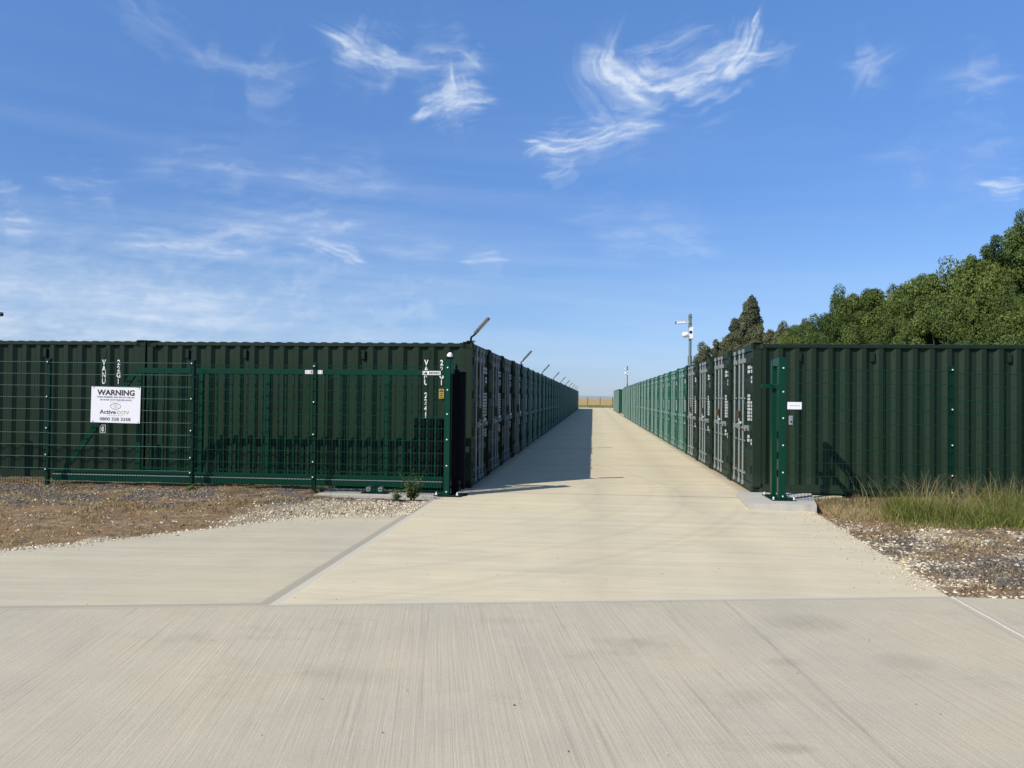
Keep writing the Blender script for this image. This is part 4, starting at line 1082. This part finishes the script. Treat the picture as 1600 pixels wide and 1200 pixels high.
# sliding gate ----------------------------------------------------------
YG = 13.28
sg = thing('sliding_gate', 'green steel sliding gate with vertical bars and a braced tail behind the left fence', 'gate', (-2.40, YG, 0))
def gx(x): return x+2.40
MB().box(gx(-7.75), gx(-2.36), -.03, .03, 1.955, 2.045, .004).obj('top_rail', M['gate'], sg)
MB().box(gx(-9.25), gx(-2.45), -.04, .04, .222, .288, .004).obj('lower_rail', M['gate'], sg)
MB().box(gx(-9.25), gx(-2.45), -.055, .055, .105, .200, .006).obj('track_beam', M['gate'], sg)
MB().box(gx(-9.25), gx(-2.45), -.064, .03, .203, .219, .0).obj('rack_strip', M['galv'], sg)
for x in (-7.73, -6.62, -5.45, -3.40, -2.40): MB().box(gx(x)-.035, gx(x)+.035, -.027, .027, .290, 1.953).obj('upright', M['gate'], sg)
MB().bar((gx(-7.80), 0, 1.99), (gx(-9.05), 0, .31), .05, .09).obj('tail_brace', M['gate'], sg)
MB().box(gx(-7.69), gx(-2.54), -.008, .008, .33, .352).obj('toothed_rail', M['gate'], sg)
bar_me = MB().box(-.0125, .0125, -.0125, .0125, .290, 1.953).mesh('bar', M['gate'])
x = -7.56
while x < -2.46:
    if all(abs(x-u) > .06 for u in (-6.62, -5.45, -3.40)): mk('bar', bar_me, sg, (gx(x), 0, 0))
    x += .1345
mo = thing('gate_motor_cabinet', 'dark gate motor cabinet behind the bars beside the tall gate post', 'cabinet', (-2.72, 13.62, 0))
MB().box(-.27, .24, -.13, .13, .10, 1.22, .01).obj('cabinet_body', M['black'], mo); MB().box(-.28, .25, -.14, .14, 1.222, 1.245, .003).obj('cabinet_lid', M['fence'], mo)
MB().box(-.25, .22, -.12, .12, .012, .10).obj('plinth', M['black'], mo)
rl = thing('roller_carriage', 'steel roller carriage bolted to the footing under the gate beam', 'roller', (-3.55, 13.15, .012))
MB().box(-.22, .22, -.09, .09, 0, .014).box(-.16, .16, -.05, -.04, .014, .10).obj('base_plate', M['fence'], rl)
for x in (-.1, .1): MB().tube((x, -.06, .07), (x, .06, .07), .04, 14).obj('wheel', M['galv'], rl)
# label strips on the gate rail
def strip(x0, x1, z0, z1, label, kind):
    t = thing('safety_label', label, 'label', ((x0+x1)/2, YG-.033, (z0+z1)/2)); h = (x1-x0)/2; v = (z1-z0)/2
    MB().box(-h, h, -.002, 0, -v, v).obj('label_plate', M['signw'], t)
    b = MB(); rnd = random.Random(kind)
    if kind == 1:
        b.box(-h+.10, h-.10, -.003, -.002, -.004, .003); 
        for x in (-h+.10, -.04, .05): b.box(x, x+.008, -.003, -.002, -v+.008, v-.008)
        b.obj('print', M['red'], t)
    else:
        b.add([(-h+.02, -.003, -v+.012), (-h+.085, -.003, -v+.012), (-h+.052, -.003, v-.010)], [(0, 1, 2)]); x = -h+.11
        while x < h-.02:
            w_ = rnd.uniform(.006, .02); b.box(x, x+w_, -.0032, -.002, -v+.018, v-.018); x += w_+.008
        b.obj('print', M['ink'], t)
    return t
strip(-4.80, -4.50, 1.965, 2.030, 'white safety label with faint red print on the gate top rail beside a fence post', 1)
strip(-2.80, -2.50, 1.965, 2.030, 'white safety label with a black triangle on the gate top rail near the gate post', 2)

# gate catch post, right ------------------------------------------------
cp = thing('gate_catch_post', 'green double catch post for the sliding gate standing on the right plinth', 'gate post', (2.85, YRF, .10))
MB().box(-.05, .06, -.01, .09, .014, 2.16, .004).obj('front_leg', M['gate'], cp)
MB().box(-.05, .02, .46, .56, .014, 2.14, .004).obj('rear_leg', M['gate'], cp)
MB().box(-.045, .035, .093, .457, 2.04, 2.155, .004).obj('bridge', M['gate'], cp)
MB().box(-.045, .02, .093, .457, 1.70, 1.76, .003).obj('catch_bar', M['gate'], cp)
MB().box(-.22, -.052, .40, .46, 1.70, 1.76, .003).obj('catch_arm', M['gate'], cp)
MB().box(-.16, .20, -.10, .66, 0, .014, .003).obj('base_plate', M['fence'], cp)
for z in (.35, .62, .93): MB().box(-.066, -.051, .0, .05, z, z+.11, .004).obj('hinge_block', M['black'], cp)
for x, y in ((-.13, -.06), (.17, -.06), (-.13, .60), (.17, .3)): MB().tube((x, y, .014), (x, y, .055), .013, 8).obj('anchor_bolt', M['bolt'], cp)
bolts_on(cp, .015, -.01, (2.00, 1.64, 1.24, .83, .42, .06))
pl = thing('name_plate', 'blank white plate with rounded corners wired to the right fence beside the catch post', 'sign', (3.03, YRF-.018, 1.53))
MB().box(-.105, .105, -.004, 0, -.055, .055, .0015).obj('plate', M['signw'], pl)
b_ = MB(); rnd = random.Random(2); x = -.07
while x < .07:
    w_ = rnd.uniform(.006, .014); b_.box(x, x+w_, -.0048, -.004, -.004, .005); x += w_+.004
b_.obj('print', M['polegrey'], pl)
kp = thing('push_button', 'small grey push button plate beside the right gate catch post', 'button', (2.975, YRF-.04, 1.31))
MB().box(-.035, .025, -.02, .0, -.07, .07, .006).obj('button_box', M['galv'], kp); MB().tube((-.005, -.028, -.02), (-.005, -.02, -.02), .014, 12).obj('button', M['glassdark'], kp)

# warning sign ----------------------------------------------------------
ws = thing('warning_sign', 'white warning sign with black lettering fixed to the left mesh fence', 'sign', (-7.975, YF-.02, 1.41), 0)
ws.rotation_euler = (0, R(.8), 0)
SW, SH = .875, .60
MB().box(-SW/2, SW/2, -.003, 0, -SH/2, SH/2, .001).obj('sign_board', M['signw'], ws)
def sign_text(txt, x, z, size, mat, bold, spacing=1., name='lettering', xs=1., fit=None):
    me = text_mesh(txt, size, mat, bold, 'CENTER', spacing, 1, .0004, xs)
    if fit:
        co = np.empty(len(me.vertices)*3, np.float32); me.vertices.foreach_get('co', co); co = co.reshape(-1, 3)
        wd = co[:, 0].max()-co[:, 0].min(); co[:, 0] = (co[:, 0]-(co[:, 0].max()+co[:, 0].min())/2)*fit/wd; me.vertices.foreach_set('co', co.ravel()); me.update()
    return mk(name, me, ws, (x, -.0045, z))
sign_text('WARNING', 0, .165, .125, M['ink'], .035, fit=.665)
sign_text('THESE PREMISES ARE PROTECTED BY', 0, .118, .036, M['ink'], .006, fit=.67)
sign_text('24 HOUR CCTV SURVEILLANCE', 0, .072, .036, M['ink'], .006, fit=.56)
MB().box(-.11, .11, -.0045, -.003, .050, .053).obj('rule_line', M['olive'], ws)
def arc(cx, cz, rx, rz, a0, a1, w_, n=18):
    b = MB(); V = []
    for i in range(n+1):
        a = R(a0+(a1-a0)*i/n); V += [(cx+rx*math.cos(a), -.0042, cz+rz*math.sin(a)), (cx+(rx-w_)*math.cos(a), -.0042, cz+(rz-w_)*math.sin(a))]
    b.add(V, [(2*i, 2*i+1, 2*i+3, 2*i+2) for i in range(n)]); return b
a_ = arc(0, -.045, .105, .075, 20, 160, .007); a2 = arc(0, .0, .105, .075, 200, 340, .007); a3 = arc(0, -.028, .09, .055, 25, 155, .004)
a_.add(a2.v, a2.f); a_.add(a3.v, a3.f); a_.obj('eye_emblem', M['ink'], ws)
a_ = arc(0, -.022, .034, .030, 0, 360, .006, 26); a2 = arc(.006, -.02, .018, .016, 40, 300, .004); a_.add(a2.v, a2.f); a_.obj('eye_iris', M['olive'], ws)
sign_text('Active', -.135, -.150, .098, M['ink'], .016, fit=.29)
sign_text('CCTV', .135, -.150, .074, M['olive'], .014, fit=.215)
b_ = MB(); rnd = random.Random(7); x = -.14
while x < .14:
    w_ = rnd.uniform(.006, .012); b_.box(x, x+w_, -.0045, -.003, -.178, -.172); x += w_+.006
b_.obj('small_print', M['olive'], ws)
sign_text('0800 328 3358', 0, -.262, .074, M['ink'], .014, fit=.545)
for x in (-SW/2+.045, SW/2-.03):
    for z in (-SH/2+.015, SH/2-.015): MB().box(x-.004, x+.004, -.007, .02, z-.012, z+.012).obj('cable_tie', M['ink'], ws)

# ================================================================== far fence across the aisle end
ff = thing('boundary_fence', 'thin dark post and wire fence crossing behind the end of the aisle', 'fence', (0, 150, 0))
X0 = -14.5; k = 0
pm = MB().box(-.045, .045, -.03, .03, -.1, 1.75).mesh('fence_post', M['fence'])
while X0 < 18:
    mk('fence_post', pm, ff, (X0, 0, 0)); X0 += 2.26
b = MB()
for z in (.4, .8, 1.2, 1.6): b.box(-14.5, 17, -.003, .003, z-.004, z+.004)
b.obj('wires', M['wire'], ff)['kind'] = 'stuff'
# hedge far across the field
V, F, t, C = tree_mesh(77, 26, 4, 2.0, 90, 120, 2.0, .7)
me = mesh_np('far_hedge', V, F, LEAFD); a = me.attributes.new('tone', 'FLOAT', 'POINT'); a.data.foreach_set('value', t.astype(np.float32))
tag(mk('far_hedge', me, None, (55, 900, .8)), 'dark hedge far across the golden field', 'hedge', kind='stuff')
